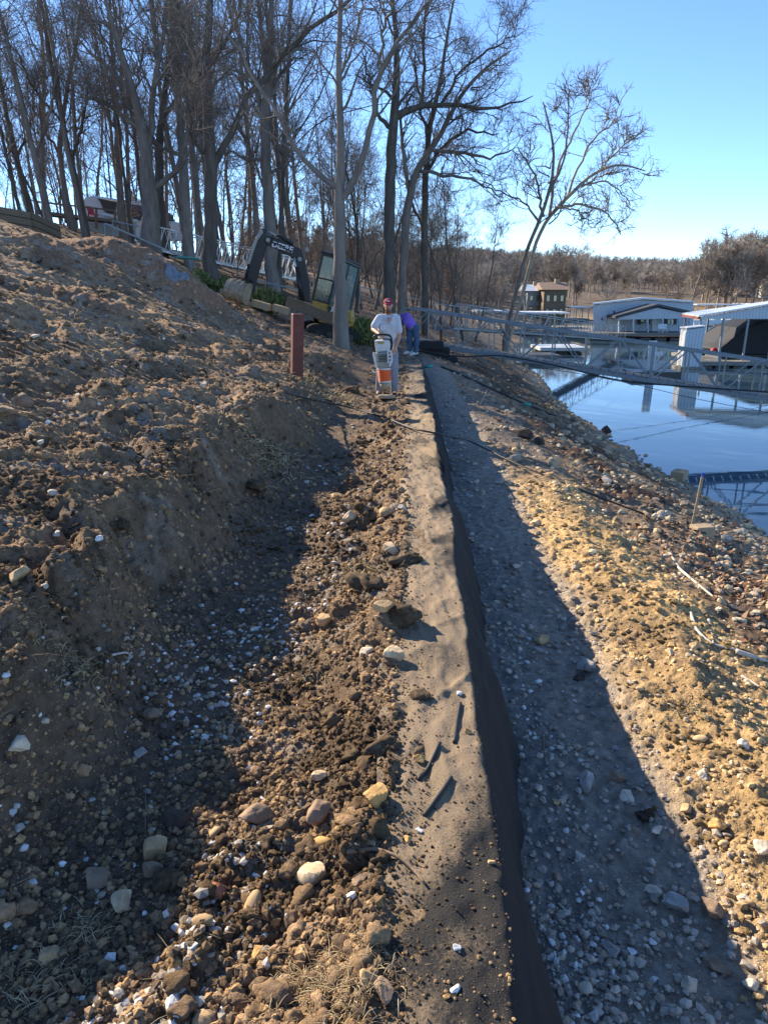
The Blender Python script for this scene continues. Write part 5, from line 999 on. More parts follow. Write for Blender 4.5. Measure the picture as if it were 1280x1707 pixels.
for k in range(4): q = bq(-wb_+.06+k*.18, .10, -.03); MB().prism([q, q+Rb@V3(.07, 0, 0), q+Rb@V3(.06, .14, -.03), q+Rb@V3(.01, .14, -.03)], (0, 0, .035)).build('tooth', M_steelb, bk)
for k in (-.06, .10): MB().prism([bq(.16, k, .50), bq(.30, k, .46), bq(.34, k, .66), bq(.22, k, .70)], (0, .03, 0)).build('bracket', M_black, bk)

# ------------------------------------------------------------------ cottage on the hill
hz0 = P(185, 380, 60); hz0[2] = Hs(hz0[0], hz0[1], False)
HS = empty('cottage', hz0, 'white cottage with dark gambrel roof among the trees on the left hill', 'house'); h0 = np.array(hz0)
def hp(px, py, d=0.0): return P(px, py, 60+d)-h0
g_ = [hp(142, 385), hp(137, 345), hp(142, 328), hp(155, 325), hp(168, 331), hp(176, 355), hp(178, 388)]
MB().prism([hp(136, 392), hp(136, 345), hp(143, 329), hp(156, 326), hp(166, 333), hp(174, 352), hp(228, 366), hp(228, 395)], (3.0, 5.5, 0)).build('wall', M_brick, HS)
MB().prism([hp(162, 330, -.2), hp(202, 338, -.2), hp(222, 350, -.2), hp(229, 367, -.2), hp(176, 354, -.2), hp(167, 335, -.2)], (1.5, 5.6, .2)).build('roof', M_shingle, HS)
MB().bar(hp(172, 357, -.3), hp(229, 368, -.3), .18).build('fascia', M_white, HS)
dk = empty('raised_deck', hp(150, 372)+h0, 'dark raised timber deck with railing in front of the white cottage', 'deck'); d0 = np.array(dk.location)
def dp(px, py, d=-3.0): return P(px, py, 60+d)-d0
MB().prism([dp(60, 350), dp(192, 366), dp(192, 371), dp(60, 356)], (0, 2.5, 0)).build('floor', M_wood, dk); MB().bar(dp(60, 336), dp(192, 351), .12).build('rail', M_wood, dk)
for (x_, y0, y1) in [(80, 338, 362), (110, 341, 372), (136, 344, 374), (161, 346, 382), (192, 350, 378)]: MB().bar(dp(x_, y0), dp(x_+.5, y1), .14).build('post', M_wood, dk)
ch = empty('lawn_chair', hp(152, 357, -3)+h0, 'red slatted lawn chair on the cottage deck', 'chair'); c0 = np.array(ch.location)
MB().prism([P(144, 343, 57)-c0, P(150, 344, 57)-c0, P(153, 355, 57)-c0, P(148, 356, 57)-c0], (0, .6, 0)).build('backrest', M_redp, ch); MB().prism([P(147, 354, 57)-c0, P(160, 357, 57)-c0, P(160, 359, 57)-c0, P(147, 357, 57)-c0], (0, .6, 0)).build('seat', M_redp, ch)
for x_ in (148, 159): MB().bar(P(x_, 357, 57)-c0, P(x_, 363, 57)-c0, .08).build('leg', M_redp, ch)

# ------------------------------------------------------------------ floating building, docks
DB = 86.0
fb0 = P(1071, 556, DB); fb0[2] = 0.0; FB = empty('floating_building', fb0, 'blue-grey metal-sided floating building with a gabled porch', 'building'); f0 = np.array(fb0)
def fp(px, py, d=0.0): return P(px, py, DB+d)-f0
MB().prism([fp(989, 556), fp(988, 509), fp(1070, 500), fp(1155, 505), fp(1155, 554)], (2.1, 6, 0)).build('wall', M_siding, FB)
rf = MB(); a, b, c = fp(986, 508, -.4), fp(1070, 498.5, -.4), fp(1157, 504, -.4); rf.prism([a, b, c, c+V3(0, 0, .16), b+V3(0, 0, .18), a+V3(0, 0, .16)], (2.1, 6.4, 0)); rf.build('roof', M_roofm, FB)
MB().prism([fp(1027, 531, -3), fp(1095, 513, -3), fp(1151, 524, -3), fp(1151, 530.5, -3), fp(1027, 533, -3)], (0, .15, 0)).build('porch_gable', M_siding, FB)
pr = MB(); a, b, c = fp(1025, 530.5, -3.3), fp(1096, 510.5, -3.3), fp(1152, 522.5, -3.3)
pr.prism([a, b, b+V3(0, 0, .25), a+V3(0, 0, .25)], (0, 3.6, .0)); pr.prism([b, c, c+V3(0, 0, .25), b+V3(0, 0, .25)], (0, 3.6, .0)); pr.build('porch_roof', M_dkroof, FB)
for x_ in (1031, 1055, 1079, 1104, 1132, 1149): MB().bar(fp(x_, 531, -3), fp(x_, 555, -3), .16).build('post', M_siding, FB)
for x_ in (1072.5, 1117):
    w_ = MB().prism([fp(x_-5, 532, -.12), fp(x_+5, 532, -.12), fp(x_+5, 540.5, -.12), fp(x_-5, 540.5, -.12)], (0, .1, 0)).build('window', M_lgrey, FB); MB().prism([fp(x_-4, 533, -.17), fp(x_+4, 533, -.17), fp(x_+4, 539.5, -.17), fp(x_-4, 539.5, -.17)], (0, .06, 0)).build('pane', M_glass, w_)
    MB().bar(fp(x_, 533, -.2), fp(x_, 539.5, -.2), .05).build('mullion', M_lgrey, w_)
    for s in (-1, 1): MB().prism([fp(x_+s*8-2.4, 531.5, -.14), fp(x_+s*8+2.4, 531.5, -.14), fp(x_+s*8+2.4, 541, -.14), fp(x_+s*8-2.4, 541, -.14)], (0, .08, 0)).build('shutter', M_dkroof, FB)
MB().prism([fp(1013, 531, -.12), fp(1029, 531, -.12), fp(1029, 554, -.12), fp(1013, 554, -.12)], (0, .1, 0)).build('garage_door', M_white, FB)
MB().prism([fp(1086, 531, -.12), fp(1095, 531, -.12), fp(1095, 554, -.12), fp(1086, 554, -.12)], (0, .1, 0)).build('door', M_white, FB)
MB().prism([fp(1022, 518, -.06), fp(1024.5, 518, -.06), fp(1024.5, 522, -.06), fp(1022, 522, -.06)], (0, .1, 0)).build('vent', M_dkroof, FB); MB().prism([fp(1002, 530, -.06), fp(1004.5, 530, -.06), fp(1004.5, 534, -.06), fp(1002, 534, -.06)], (0, .1, 0)).build('vent', M_dkroof, FB)
MB().prism([fp(985, 555.5, -5), fp(1157, 555.5, -5), fp(1157, 559.5, -5), fp(985, 559.5, -5)], (0, 20, 0)).build('deck', M_deck, FB)
for k in range(7): MB().box(fp(996+k*25, 565, -4)*V3(1, 1, 0)+V3(0, 0, .08), (2.2, 1.6, .5)).build('float', M_black, FB, bevel=.05)
for x_, d in ((1100, -4.2), (1107, -4.0)):
    ch = empty('garden_chair', fp(x_, 555, d)+f0, 'white garden chair on the floating building porch, ' + ('left one' if x_ == 1100 else 'right one'), 'chair'); MB().box((0, 0, .45), (.5, .5, .05)).build('seat', M_white, ch); MB().box((0, .24, .72), (.5, .05, .5)).build('backrest', M_white, ch)
    for sx in (-.2, .2):
        for sy in (-.2, .2): MB().bar((sx, sy, 0), (sx, sy, .44), .04).build('leg', M_white, ch)
# covered boat dock at the right edge
DD = 51.0; cd0 = P(1215, 600, DD); cd0[2] = 0; CD = empty('covered_dock', cd0, 'covered boat dock with pale metal roof at the right edge', 'dock'); q0 = np.array(cd0)
def cp(px, py, d=0.0): return P(px, py, DD+d)-q0
MB().prism([cp(1166, 531.5), cp(1166, 529), cp(1290, 508.5), cp(1420, 529), cp(1420, 531.5)], (0, .12, 0)).build('gable', M_siding, CD)
rf = MB(); a, b, e, f = cp(1164, 528, -.2), cp(1290, 507, -.2), cp(1300, 501, 9), cp(1136, 524, 4.5)
rf.prism([a, b, e, f], (0, 0, .1)); g2_ = cp(1420, 527, -.2); h2_ = cp(1425, 523, 9); rf.prism([b, g2_, h2_, e], (0, 0, .1)); rf.build('roof', M_roofm, CD)
MB().bar(cp(1136, 525.5, 4.5), cp(1165, 530, -.15), .2, .16).build('gutter', M_redp if False else mat('brown_trim', (.2, .06, .045), .6), CD)
for x_, d in ((1168, .1), (1206, .1), (1247, .1), (1290, .1), (1142, 4.3), (1180, 8), (1225, 8), (1268, 8)): MB().bar(cp(x_, 530, d), cp(x_, 530, d)*V3(1, 1, 0)+V3(0, 0, .4), .12).build('post', M_galv, CD)
for d, x0, x1 in ((.1, 1160, 1420), (8, 1165, 1420)): c = cp((x0+x1)/2, 590, d); MB().box((c[0], c[1], .32), ((x1-x0)*(DD+d)/F_PX, 1.3, .28)).build('walkway', M_deck, CD)
for x_ in (1165, 1290): c = cp(x_, 590, 4); MB().box((c[0], c[1], .318), (1.1, 8, .26)).build('finger', M_deck, CD)
for x_ in (1172, 1200, 1230, 1262): c = cp(x_, 590, .1); MB().box((c[0], c[1], 0), (1.0, 1.1, .36)).build('float', M_black, CD, bevel=.05)
lk = empty('dock_cabinet', cp(1149, 598, -1)+q0, 'tall pale blue-grey storage cabinet at the dock corner', 'cabinet'); k0 = np.array(lk.location)
k0z = V3(k0[0], k0[1], 0); lk.location = (k0[0], k0[1], .3)
MB().prism([V3(-.62, -.4, -.2), V3(.62, -.4, -.2), V3(.62, -.4, 2.52), V3(-.62, -.4, 2.38)], (0, 1.0, 0)).build('body', M_siding, lk); MB().box((0, .1, 2.55), (1.34, 1.2, .06), roty(-.11)).build('lid', M_white, lk); MB().box((-.66, 0, 1.1), (.05, .9, 2.3)).build('trim', M_white, lk)
MB().box((0, .1, -.22), (1.7, 1.6, .22)).build('float', M_deck, lk)
bt = empty('covered_boat', cp(1240, 600, 3.5)+q0, 'boat under a sloping black cover inside the covered dock', 'boat'); bt.location.z = .1; t0 = np.array(bt.location)
MB().prism([P(1196, 583, 54)-t0, P(1208, 574, 54)-t0, P(1240, 547, 54)-t0, P(1275, 534, 54)-t0, P(1400, 534, 54)-t0, P(1400, 592, 54)-t0, P(1200, 592, 54)-t0], (0, 5, 0)).build('cover', M_tent, bt, bevel=.1)
hl = MB(); hl.prism([V3(-2.2, 0, .1), V3(-1.9, 0, .75), V3(7, 0, .85), V3(7, 0, .1)], (0, 2.2, 0)); hl.build('hull', M_black, bt, bevel=.1)
MB().ell((-2.4, 0, .75), (.28, .28, .3)).build('fender', M_redp, bt, True)
st = empty('gangway_stand', P(1085, 600, 45), 'leaning grey steel dock post behind the gangway middle', 'post'); s0 = np.array(st.location); MB().bar(P(1083, 628, 45)-s0, P(1088, 568, 45)-s0, .5, .12).build('plate', M_siding, st); MB().box(P(1083, 640, 45)*V3(1, 1, 0)-s0+V3(0, 0, .2), (3, 2, .4)).build('float', M_black, st)
# low white docks by the leaning tree
def lowdock(name, px0, px1, D, z, w, lab, m=M_white, posts=True, th=.22, cat='dock'):
    a = P(px0, 520, D); b = P(px1, 520, D); r = empty(name, ((a[0]+b[0])/2, D, 0), lab, cat); Lx = b[0]-a[0]
    MB().box((0, w/2, z), (Lx, w, th)).build('roof' if z > 1 else 'deck', m, r, bevel=.03)
    if z > 1:
        for i in range(4):
            for y_ in (.3, w-.3): MB().bar((-Lx/2+.3+(Lx-.6)*i/3, y_, .3), (-Lx/2+.3+(Lx-.6)*i/3, y_, z), .14).build('post', M_galv, r)
        MB().box((0, w/2, .3), (Lx, w*.9, .25)).build('deck', M_deck, r)
    for i in range(3): MB().box((-Lx/3+Lx/3*i, w/2, 0), (Lx/5, w*.7, .34)).build('float', M_black, r)
    return r
lowdock('boat_dock', 862, 950, 92, 2.7, 7, 'flat white-roofed dock left of the floating building'); lowdock('boat_dock', 795, 858, 96, 2.8, 6, 'white-roofed dock behind the crossing leaning trunks')
lowdock('swim_dock', 905, 984, 62, .45, 4.5, 'low pale swim dock in front of the floating building', th=.3, m=M_lgrey); lowdock('swim_dock', 880, 940, 55, .4, 3, 'low pale float nearest the grey gangway', th=.25, m=M_deck)
lowdock('boat_dock', 1160, 1232, 150, 2.9, 9, 'far dock with grey roof under the sunny bank', m=M_roofm); lowdock('boat_dock', 1250, 1330, 160, 2.9, 9, 'farthest grey dock at the right edge', m=M_roofm); lowdock('boat_dock', 948, 984, 140, 2.6, 7, 'small far dock between the white roof and the floating building', m=M_roofm)
for i, (px, D) in enumerate([(1176, 118), (1197, 120), (1228, 121), (1257, 119)]):
    q = P(px, 520, D); r = empty('motor_boat', (q[0], D, .1), ['leftmost small white boat moored beyond the covered dock', 'second small white boat from the left beyond the covered dock', 'third small white boat seen through the covered dock', 'rightmost small white boat seen through the covered dock'][i], 'boat', 'white boats beyond the covered dock')
    MB().prism([V3(-1.6, 0, 0), V3(-1.9, 0, .9), V3(1.5, 0, .8), V3(1.3, 0, 0)], (0, 1.8, 0)).build('hull', M_white, r, bevel=.1); MB().prism([V3(-.5, .3, .85), V3(-.2, .3, 1.6), V3(.6, .3, 1.6), V3(.7, .3, .85)], (0, 1.2, 0)).build('windscreen', M_glass, r)
# houses across the cove
def house(px0, px1, ye, yr, yb, D, wm, rm, lab, win=3, name='lake_house'):
    a = P(px0, yb, D); b = P(px1, yb, D); c = (a+b)/2; z0 = min(c[2], Hs(c[0], c[1], False)); r = empty(name, (c[0], c[1], z0), lab, 'house'); Lx = b[0]-a[0]; he = P(px0, ye, D)[2]-z0; hr = P(px0, yr, D)[2]-z0
    MB().box((0, 3.5, he/2-.5), (Lx, 7, he+1)).build('wall', wm, r); rr = MB(); rr.prism([V3(-Lx/2-.5, -.8, he-.1), V3(-Lx/2-.5, 3.5, hr), V3(-Lx/2-.5, 7.8, he-.1)], (Lx+1, 0, 0)); rf = rr.build('roof', rm, r); MB().box((Lx*.2, 3.2, hr), (.7, .7, 1.2)).build('chimney', M_conc, rf)
    for i in range(win):
        for zz_ in (he*.3, he*.72): w_ = MB().box((-Lx/2+Lx*(i+.6)/(win+.2), -.04, zz_), (Lx/win*.45, .12, he*.22)).build('window', M_wood, r); MB().box((-Lx/2+Lx*(i+.6)/(win+.2), -.11, zz_), (Lx/win*.36, .06, he*.17)).build('pane', M_glass, w_)
    MB().bar((-Lx/2-.5, -2.2, he*.45), (Lx/2+.5, -2.2, he*.45), .15, .12).build('balcony_rail', M_wood, r); MB().box((0, -1.2, he*.32), (Lx+1, 2.2, .2)).build('balcony', M_wood, r)
house(905, 942, 482, 470, 512, 140, M_wood, M_brownr, 'dark wooden lake house with brown roof among trees across the cove'); house(878, 902, 484, 474, 508, 144, M_galv, M_roofm, 'white gabled lake house left of the brown-roofed one', 2)
house(1268, 1300, 470, 462, 488, 210, M_brick, M_brownr, 'pale house on the far right bank', 2)

# ------------------------------------------------------------------ people
def capsule(mb, p, q, r0, r1, n=12, sx=1.0):
    p = np.array(p, float); q = np.array(q, float); d = q-p; l = np.linalg.norm(d); d /= l; t = [-r0*.98, -r0*.7, 0]; pts = []; rr = []
    for k in range(4): a = math.pi/2*(1-k/3.0)*.97; pts.append(p-d*r0*math.sin(a)); rr.append(r0*math.cos(a))
    for k in range(1, 5): f = k/5.0; pts.append(p+d*l*f); rr.append(r0+(r1-r0)*f)
    for k in range(4): a = math.pi/2*(k/3.0)*.97; pts.append(q+d*r1*math.sin(a)); rr.append(r1*math.cos(a))
    mb.tube(pts, np.maximum(rr, .002), n)
def loft(mb, st, n=20, ax=(1, 0, 0)):
    """stations: (centre, rx, ry, dir) elliptical sections"""
    V = []; m = len(st)
    for c, rx, ry, d in st:
        d = np.array(d, float); d /= np.linalg.norm(d); a = np.array(ax, float); a -= d*(a@d); a /= np.linalg.norm(a); b = np.cross(d, a)
        for k in range(n): t = 2*math.pi*k/n; V.append(np.array(c)+a*rx*math.cos(t)+b*ry*math.sin(t))
    I_ = np.arange(m*n).reshape(m, n); f = np.stack([I_[:-1], np.roll(I_, -1, 1)[:-1], np.roll(I_, -1, 1)[1:], I_[1:]], -1).reshape(-1, 4); mb.add(np.array(V), [f, [list(range(n))[::-1]], [list(range((m-1)*n, m*n))]])
def remeshed(mb, name, m, parent, vox=.012, smooth=4, paint=None, mats=None):
    o = mb.build('tmp_'+name, m); md = o.modifiers.new('r', 'REMESH'); md.mode = 'VOXEL'; md.voxel_size = vox; md.use_smooth_shade = True; sm = o.modifiers.new('s', 'SMOOTH'); sm.iterations = smooth; sm.factor = .5
    dg = bpy.context.evaluated_depsgraph_get(); me = bpy.data.meshes.new_from_object(o.evaluated_get(dg)); bpy.data.objects.remove(o); me.name = name; me.materials.clear()
    for mm_ in (mats or [m]): me.materials.append(mm_)
    for p in me.polygons:
        p.use_smooth = True
        if paint: p.material_index = paint(p.center, p.normal)
    return link(name, me, parent)
def hand(mb, wrist, tgt, curl_dir, side, r=.0085, s=1.0):
    """palm from wrist towards tgt, fingers curl along curl_dir, thumb off the side"""
    w = np.array(wrist, float); d = unit(np.array(tgt, float)-w); c = np.array(curl_dir, float); c = unit(c-d*(c@d)); sd_ = np.cross(d, c)*side
    pc = w+d*.045*s
    for k in range(4): o_ = sd_*(-.03+.02*k)*s; capsule(mb, w+o_*.6, w+d*.085*s+o_, .014*s, .011*s, 8)
    for k, l in enumerate((.036, .042, .040, .032)):
        o_ = sd_*(-.03+.02*k)*s; a = w+d*.088*s+o_; b = a+(d*.6+c*.8)*l*s; e = b+(c*.9-d*.35)*l*.8*s; f = e+(c*.2-d*.95)*l*.55*s
        capsule(mb, a, b, r*1.05*s, r*s, 8); capsule(mb, b, e, r*s, r*.95*s, 8); capsule(mb, e, f, r*.95*s, r*.8*s, 8)
    a = w+d*.03*s-sd_*.035*s; b = a-sd_*.025*s+c*.02*s+d*.02*s; e = b+c*.03*s+d*.015*s+sd_*.012*s; capsule(mb, a, b, .012*s, .010*s, 8); capsule(mb, b, e, .010*s, .009*s, 8)

D1 = 13.7
def mp_(px, py, d=0.0): return P(px, py, D1+d)
foot_z = 3.12
m0 = V3(mp_(646, 655)[0], D1, Hs(mp_(646, 655)[0], D1, False)); MAN = empty('person', m0, 'man in grey short-sleeved shirt and maroon cap running a tamper, facing the camera', 'person')
def ml(px, py, d=0.0): return mp_(px, py, d)-m0
# joints read from the photo
hipL, hipR = ml(655, 590, .12), ml(636, 590, .12); neck = ml(648, 527, -.03); shR, shL = ml(631, 530, -.04), ml(662.5, 530, -.02)
elR, elL = ml(622, 549, -.10), ml(665, 562, .02); wrR, wrL = ml(632, 557, -.42), ml(659, 579, -.20)
kneeL, kneeR = V3(hipL[0]+.02, hipL[1]-.1, hipL[2]*.52), V3(hipR[0]-.02, hipR[1]-.08, hipR[2]*.52); anL, anR = V3(hipL[0]+.03, .1, .08), V3(hipR[0]-.05, .16, .08)
hc = ml(647, 510, -.09)
b = MB()
for (s_, e_, w_) in ((shR, elR, wrR), (shL, elL, wrL)): capsule(b, s_, e_, .056, .044); capsule(b, e_, w_, .044, .029)
capsule(b, neck+V3(0, .02, -.06), hc+V3(0, .03, -.02), .062, .056); chest = ml(647, 552, .05)
loft(b, [(ml(646, 592, .12), .15, .11, (0, 0, 1)), (ml(646, 575, .1), .155, .12, (0, 0, 1)), (ml(647, 552, .04), .17, .12, (0, -.1, 1)), (ml(647, 537, .0), .17, .10, (0, -.15, 1)), (ml(648, 529, 0), .10, .07, (0, -.1, 1))])
capsule(b, shR, shL, .045, .045); capsule(b, hipR, kneeR, .085, .06); capsule(b, kneeR, anR, .06, .04); capsule(b, hipL, kneeL, .085, .06); capsule(b, kneeL, anL, .06, .04)
capsule(b, anR, anR+V3(-.02, -.15, -.03), .04, .035); capsule(b, anL, anL+V3(.02, -.15, -.03), .04, .035)
# head: skull, jaw, brow, nose, ears, chin; turned down towards the machine
hd = 1.0; b.ell(hc+V3(0, .015, .02), (.076, .096, .105), 24, 16); b.ell(hc+V3(0, -.02, -.055), (.058, .070, .062), 20, 12); b.ell(hc+V3(0, -.092, .0), (.013, .022, .026), 12, 8); b.ell(hc+V3(0, -.098, -.012), (.018, .014, .011), 12, 8)
b.ell(hc+V3(0, -.072, .042), (.052, .02, .012), 14, 8); b.ell(hc+V3(0, -.082, -.048), (.026, .012, .009), 12, 8); b.ell(hc+V3(0, -.075, -.088), (.026, .02, .02), 12, 8)
for s_ in (-1, 1): b.ell(hc+V3(s_*.079, .015, .0), (.011, .02, .032), 10, 8); b.ell(hc+V3(s_*.038, -.068, -.012), (.022, .018, .017), 10, 8)
hand(b, wrR, wrR+V3(.06, -.05, -.02), (0, -.3, -1), 1); hand(b, wrL, wrL+V3(-.03, -.08, -.06), (-.4, -.4, -.6), -1)
def face(c, n):
    q = np.array(c)-hc
    if abs(q[2]) < .14 and np.linalg.norm(q) < .15:
        if q[1] < -.03:
            for s_ in (-1, 1):
                if ((q[0]-s_*.030)/.014)**2+((q[2]-.016)/.008)**2 < 1: return 1
            if abs(q[0]) < .024 and abs(q[2]+.052) < .006: return 3
            if q[2] < -.062 and abs(q[0]) < .06: return 2
            if abs(q[2]+.038) < .006 and abs(q[0]) < .028: return 2
        if q[1] < .03 and q[2] < -.06: return 2
    return 0
body = remeshed(b, 'body', M_skin, MAN, .009, 4, face, [M_skin, M_eye, M_beard, M_lip])
sh = MB(); loft(sh, [(ml(646, 590, .12), .185, .145, (0, 0, 1)), (ml(646, 578, .1), .185, .145, (0, 0, 1)), (ml(647, 560, .07), .19, .145, (0, -.05, 1)), (ml(647, 548, .03), .20, .14, (0, -.1, 1)), (ml(647, 537, -.0), .185, .125, (0, -.15, 1)), (ml(648, 530, -.01), .155, .10, (0, -.1, 1)), (ml(648, 526.5, -.0), .10, .08, (0, -.1, 1))])
capsule(sh, shR+V3(.01, 0, 0), shR*.3+elR*.7, .070, .078); capsule(sh, shL-V3(.01, 0, 0), shL*.35+elL*.65, .070, .078); capsule(sh, shR+V3(.03, 0, .008), shL+V3(-.03, 0, .008), .068, .068)
for s_ in (-1, 1): sh.prism([neck+V3(s_*.02, -.10, -.06), neck+V3(s_*.085, -.075, .015), neck+V3(s_*.095, -.10, -.06), neck+V3(s_*.05, -.125, -.09)], (0, .03, .012))
shirt = remeshed(sh, 'shirt', M_shirt, MAN, .012, 5)
for s_ in (-1, 1): MB().prism([ml(647+s_*9-4, 541, -.125), ml(647+s_*9+4, 541, -.125), ml(647+s_*9+4, 551, -.11), ml(647+s_*9-4, 551, -.11)], (0, .03, 0)).build('pocket', M_shirt, shirt, bevel=.004)
MB().prism([neck+V3(-.030, -.112, -.02), neck+V3(.035, -.112, -.02), neck+V3(.004, -.135, -.15)], (0, .012, 0)).build('open_collar', M_skin, shirt)
je = MB(); capsule(je, hipR, kneeR, .108, .085); capsule(je, kneeR, anR+V3(0, 0, .02), .085, .07); capsule(je, hipL, kneeL, .108, .085); capsule(je, kneeL, anL+V3(0, 0, .02), .085, .07); loft(je, [(ml(646, 600, .12), .17, .13, (0, 0, 1)), (ml(646, 586, .11), .165, .125, (0, 0, 1))]); remeshed(je, 'jeans', M_jeans, MAN, .012, 4)
for a_ in (anR, anL): bo = MB(); capsule(bo, a_+V3(0, .03, .02), a_+V3(0, 0, -.03), .06, .055); capsule(bo, a_+V3(0, 0, -.035), a_+V3(0, -.19, -.04), .05, .045); remeshed(bo, 'boot', M_boot, MAN, .012, 3)
cpm = MB(); n = 24; th = [0, .25, .5, .75, 1.0]
loft(cpm, [(hc+V3(0, .018, .038), .088, .108, (0, 0, 1)), (hc+V3(0, .018, .07), .087, .106, (0, 0, 1)), (hc+V3(0, .018, .105), .076, .09, (0, 0, 1)), (hc+V3(0, .018, .13), .05, .06, (0, 0, 1)), (hc+V3(0, .018, .138), .01, .01, (0, 0, 1))], 24); cap = cpm.build('cap', M_cap, MAN, True)
br = MB(); br.prism([hc+V3(.072*math.cos(a), -.055-.085*math.sin(a), .045-.035*math.sin(a)) for a in np.linspace(0, math.pi, 14)], (0, 0, .01)); br.build('brim', M_cap, cap, True)
MB().ell(hc+V3(.0, -.093, .088), (.028, .008, .018)).build('patch', M_logo, cap, True)

# tamper (jumping jack)
t_d = -.55
T0 = P(641, 655, D1+t_d); T0[2] = Hs(T0[0], T0[1], False)+.02; TM = empty('tamping_rammer', T0, 'upright grey tamping rammer with orange bellows and black loop handle', 'tamper')
def tl(px, py, d=0.0): return P(px, py, D1+t_d+d)-T0
sc1 = (D1+t_d)/F_PX
hb = smooth_poly([list(q) for q in (tl(624, 598, .1), tl(622.5, 575, .05), tl(621.5, 563, 0), tl(625, 558.5, -.02), tl(638, 557.5, -.02), tl(650, 558.5, -.02), tl(652.5, 563, 0), tl(653, 575, .05), tl(650, 596, .1))], 40); MB().tube(hb, .019, 10).build('handle', M_black, TM, True)
hb = smooth_poly([list(q) for q in (tl(623, 572, .3), tl(622.5, 566, .35), tl(637, 565, .38), tl(651, 566, .35), tl(652, 572, .3))], 24); MB().tube(hb, .017, 10).build('handle_brace', M_black, TM, True)
MB().prism([tl(624, 570, -.05), tl(627, 567.5, -.05), tl(647, 567.5, -.05), tl(650, 570, -.05), tl(649, 586, -.05), tl(627, 587, -.05)], (0, .32, 0)).build('fuel_tank', M_lgrey, TM, bevel=.025)
MB().tube([tl(641, 566.5, .05), tl(641, 568.5, .05)], .035, 12).build('fuel_cap', M_black, TM); MB().prism([tl(630, 569.5, -.062), tl(640, 569.5, -.062), tl(640, 573, -.062), tl(630, 573, -.062)], (0, .02, 0)).build('yellow_sticker', M_yellow, TM)
MB().prism([tl(625, 588, -.08), tl(650, 586, -.08), tl(651, 602, -.08), tl(647, 614, -.08), tl(630, 615, -.08), tl(625, 603, -.08)], (0, .30, 0)).build('engine_housing', M_grey, TM, bevel=.03)
for k in range(5): MB().bar(tl(631, 592+k*2.6, -.095), tl(645, 591.5+k*2.6, -.095), .012, .012).build('cooling_fin', M_black, TM)
g_ = MB(); g_.bar(tl(651.5, 584, -.12), tl(653.5, 600, -.12), .03, .035); g_.bar(tl(653.5, 600, -.12), tl(649, 611, -.12), .03, .035); g_.bar(tl(646, 585, -.12), tl(646.5, 606, -.12), .02, .03)
for k in range(4): g_.bar(tl(646.5, 586+k*6, -.12), tl(653, 585+k*6, -.12), .02, .025)
g_.build('side_guard', M_white, TM, bevel=.006); g_ = MB(); g_.bar(tl(623, 587, -.12), tl(622.5, 592, -.12), .03, .03); g_.bar(tl(622.5, 592, -.12), tl(627.5, 613, -.12), .03, .03); g_.build('side_guard', M_white, TM, bevel=.006)
MB().tube([tl(634, 613, .08), tl(647, 612, .08)], .055, 12).build('muffler', M_rubber, TM, True)
zs = np.linspace(0, 1, 33); cpts = [tl(640+1.3*t, 615+19.5*t, .04) for t in zs]; MB().tube(cpts, .118+.010*np.cos(zs*2*np.pi*6), 26).build('bellows', M_orange, TM, True)
MB().tube([tl(640, 613, .04), tl(640, 616, .04)], .125, 24).build('clamp', M_lgrey, TM); MB().tube([tl(641.5, 634, .04), tl(641.7, 637, .04)], .120, 24).build('clamp', M_lgrey, TM)
MB().tube([tl(641.7, 637, .04), tl(642.5, 648, .04)], [.10, .085], 20).build('leg', M_steelb, TM, True)
q = tl(643, 650, .03); MB().prism([V3(q[0]-.14, q[1]-.19, .03), V3(q[0]+.14, q[1]-.19, .03), V3(q[0]+.14, q[1]+.15, .0), V3(q[0]-.14, q[1]+.15, .0)], (0, 0, .07)).build('shoe', M_steelb, TM, bevel=.02)

# second worker, bending over away from the camera
D2 = 21.5
w0 = P(688, 590, D2); w0[2] = Hs(w0[0], w0[1], False); W2 = empty('person', w0, 'person in purple shirt and blue jeans bending over at the far end of the wall', 'person')
def wl_(px, py, d=0.0): return P(px, py, D2+d)-w0
an1, an2 = wl_(683, 586, .0), wl_(693, 588, -.15); kn1, kn2 = wl_(682.5, 566, -.02), wl_(694.5, 567, -.12); hp1, hp2 = wl_(684, 548, .0), wl_(692.5, 548, -.08); sh1, sh2 = wl_(672, 527, .25), wl_(679, 526, -.15); hd_ = wl_(669, 536, .15)
el1, el2 = wl_(671, 543, .3), wl_(673.5, 546, -.1); wr1, wr2 = wl_(672, 559, .35), wl_(675, 562, .0)
b = MB(); capsule(b, hp1, kn1, .085, .06); capsule(b, kn1, an1, .06, .04); capsule(b, hp2, kn2, .085, .06); capsule(b, kn2, an2, .06, .04); pel = (hp1+hp2)/2; shc = (sh1+sh2)/2; ax_ = shc-pel
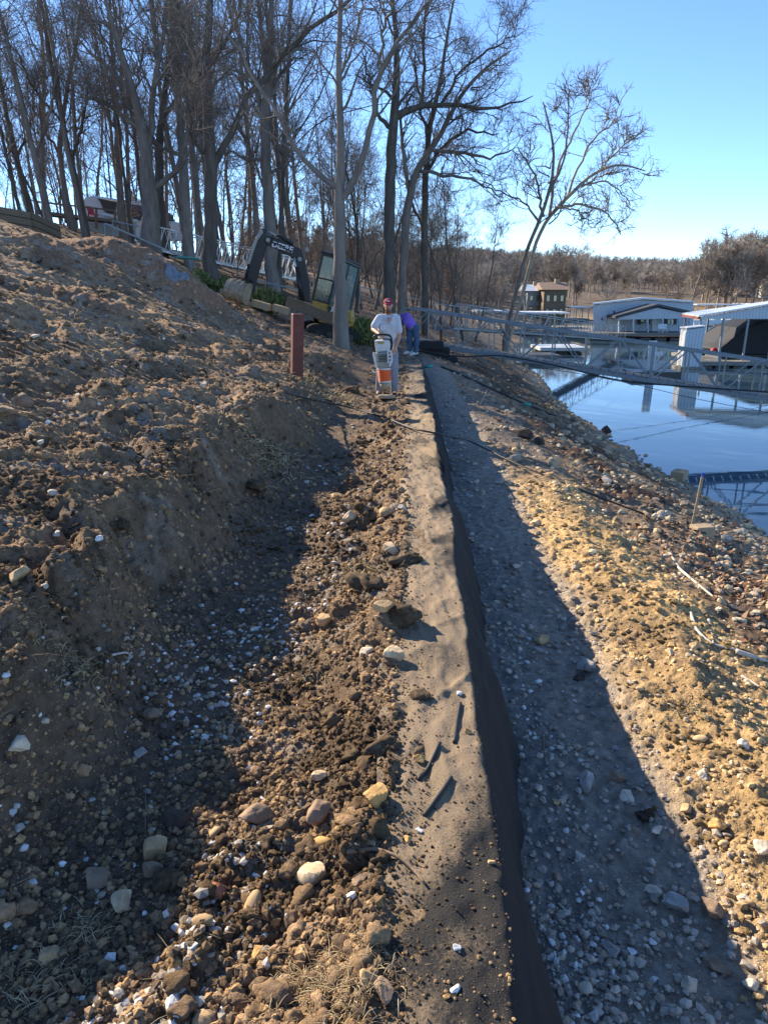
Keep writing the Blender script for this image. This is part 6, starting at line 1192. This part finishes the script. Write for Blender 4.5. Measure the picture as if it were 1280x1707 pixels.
loft(b, [(pel, .16, .12, ax_), (pel+ax_*.35, .15, .11, ax_), (pel+ax_*.7, .17, .12, ax_), (pel+ax_*1.0, .14, .09, ax_)], ax=(.3, 1, 0)); capsule(b, sh1, sh2, .055, .055)
for (s_, e_, r_) in ((sh1, el1, wr1), (sh2, el2, wr2)): capsule(b, s_, e_, .052, .042); capsule(b, e_, r_, .042, .028)
capsule(b, shc, hd_, .06, .055); b.ell(hd_+V3(-.02, -.0, -.02), (.095, .08, .10), 18, 12); b.ell(hd_+V3(-.1, 0, -.04), (.025, .015, .02), 8, 6)
hand(b, wr1, wr1+V3(0, 0, -.1), (-.6, 0, -.3), 1); hand(b, wr2, wr2+V3(0, 0, -.1), (-.6, 0, -.3), -1)
for a_ in (an1, an2): capsule(b, a_, a_+V3(-.12, -.02, -.05), .04, .035)
remeshed(b, 'body', M_skin, W2, .011, 3)
h_ = MB(); h_.ell(hd_+V3(0, .0, .0), (.102, .092, .10), 18, 12); remeshed(h_, 'hair', M_beard, W2, .014, 2)
sh = MB(); loft(sh, [(pel+ax_*.05, .185, .15, ax_), (pel+ax_*.3, .19, .16, ax_), (pel+ax_*.65, .21, .165, ax_), (pel+ax_*.95, .18, .13, ax_), (pel+ax_*1.08, .1, .07, ax_)], ax=(.3, 1, 0)); capsule(sh, sh1, sh1*.4+el1*.6, .082, .078); capsule(sh, sh2, sh2*.4+el2*.6, .082, .078); capsule(sh, sh1, sh2, .085, .085); remeshed(sh, 'shirt', M_purple, W2, .014, 5)
je = MB(); capsule(je, hp1, kn1, .118, .085); capsule(je, kn1, an1+V3(0, 0, .03), .085, .068); capsule(je, hp2, kn2, .118, .085); capsule(je, kn2, an2+V3(0, 0, .03), .085, .068); capsule(je, hp1, hp2, .14, .14); remeshed(je, 'jeans', M_jeanb, W2, .013, 3)
for a_ in (an1, an2): bo = MB(); capsule(bo, a_+V3(.02, 0, .0), a_+V3(-.15, -.02, -.05), .055, .045); remeshed(bo, 'shoe', M_lgrey, W2, .013, 2)
print('scene built')
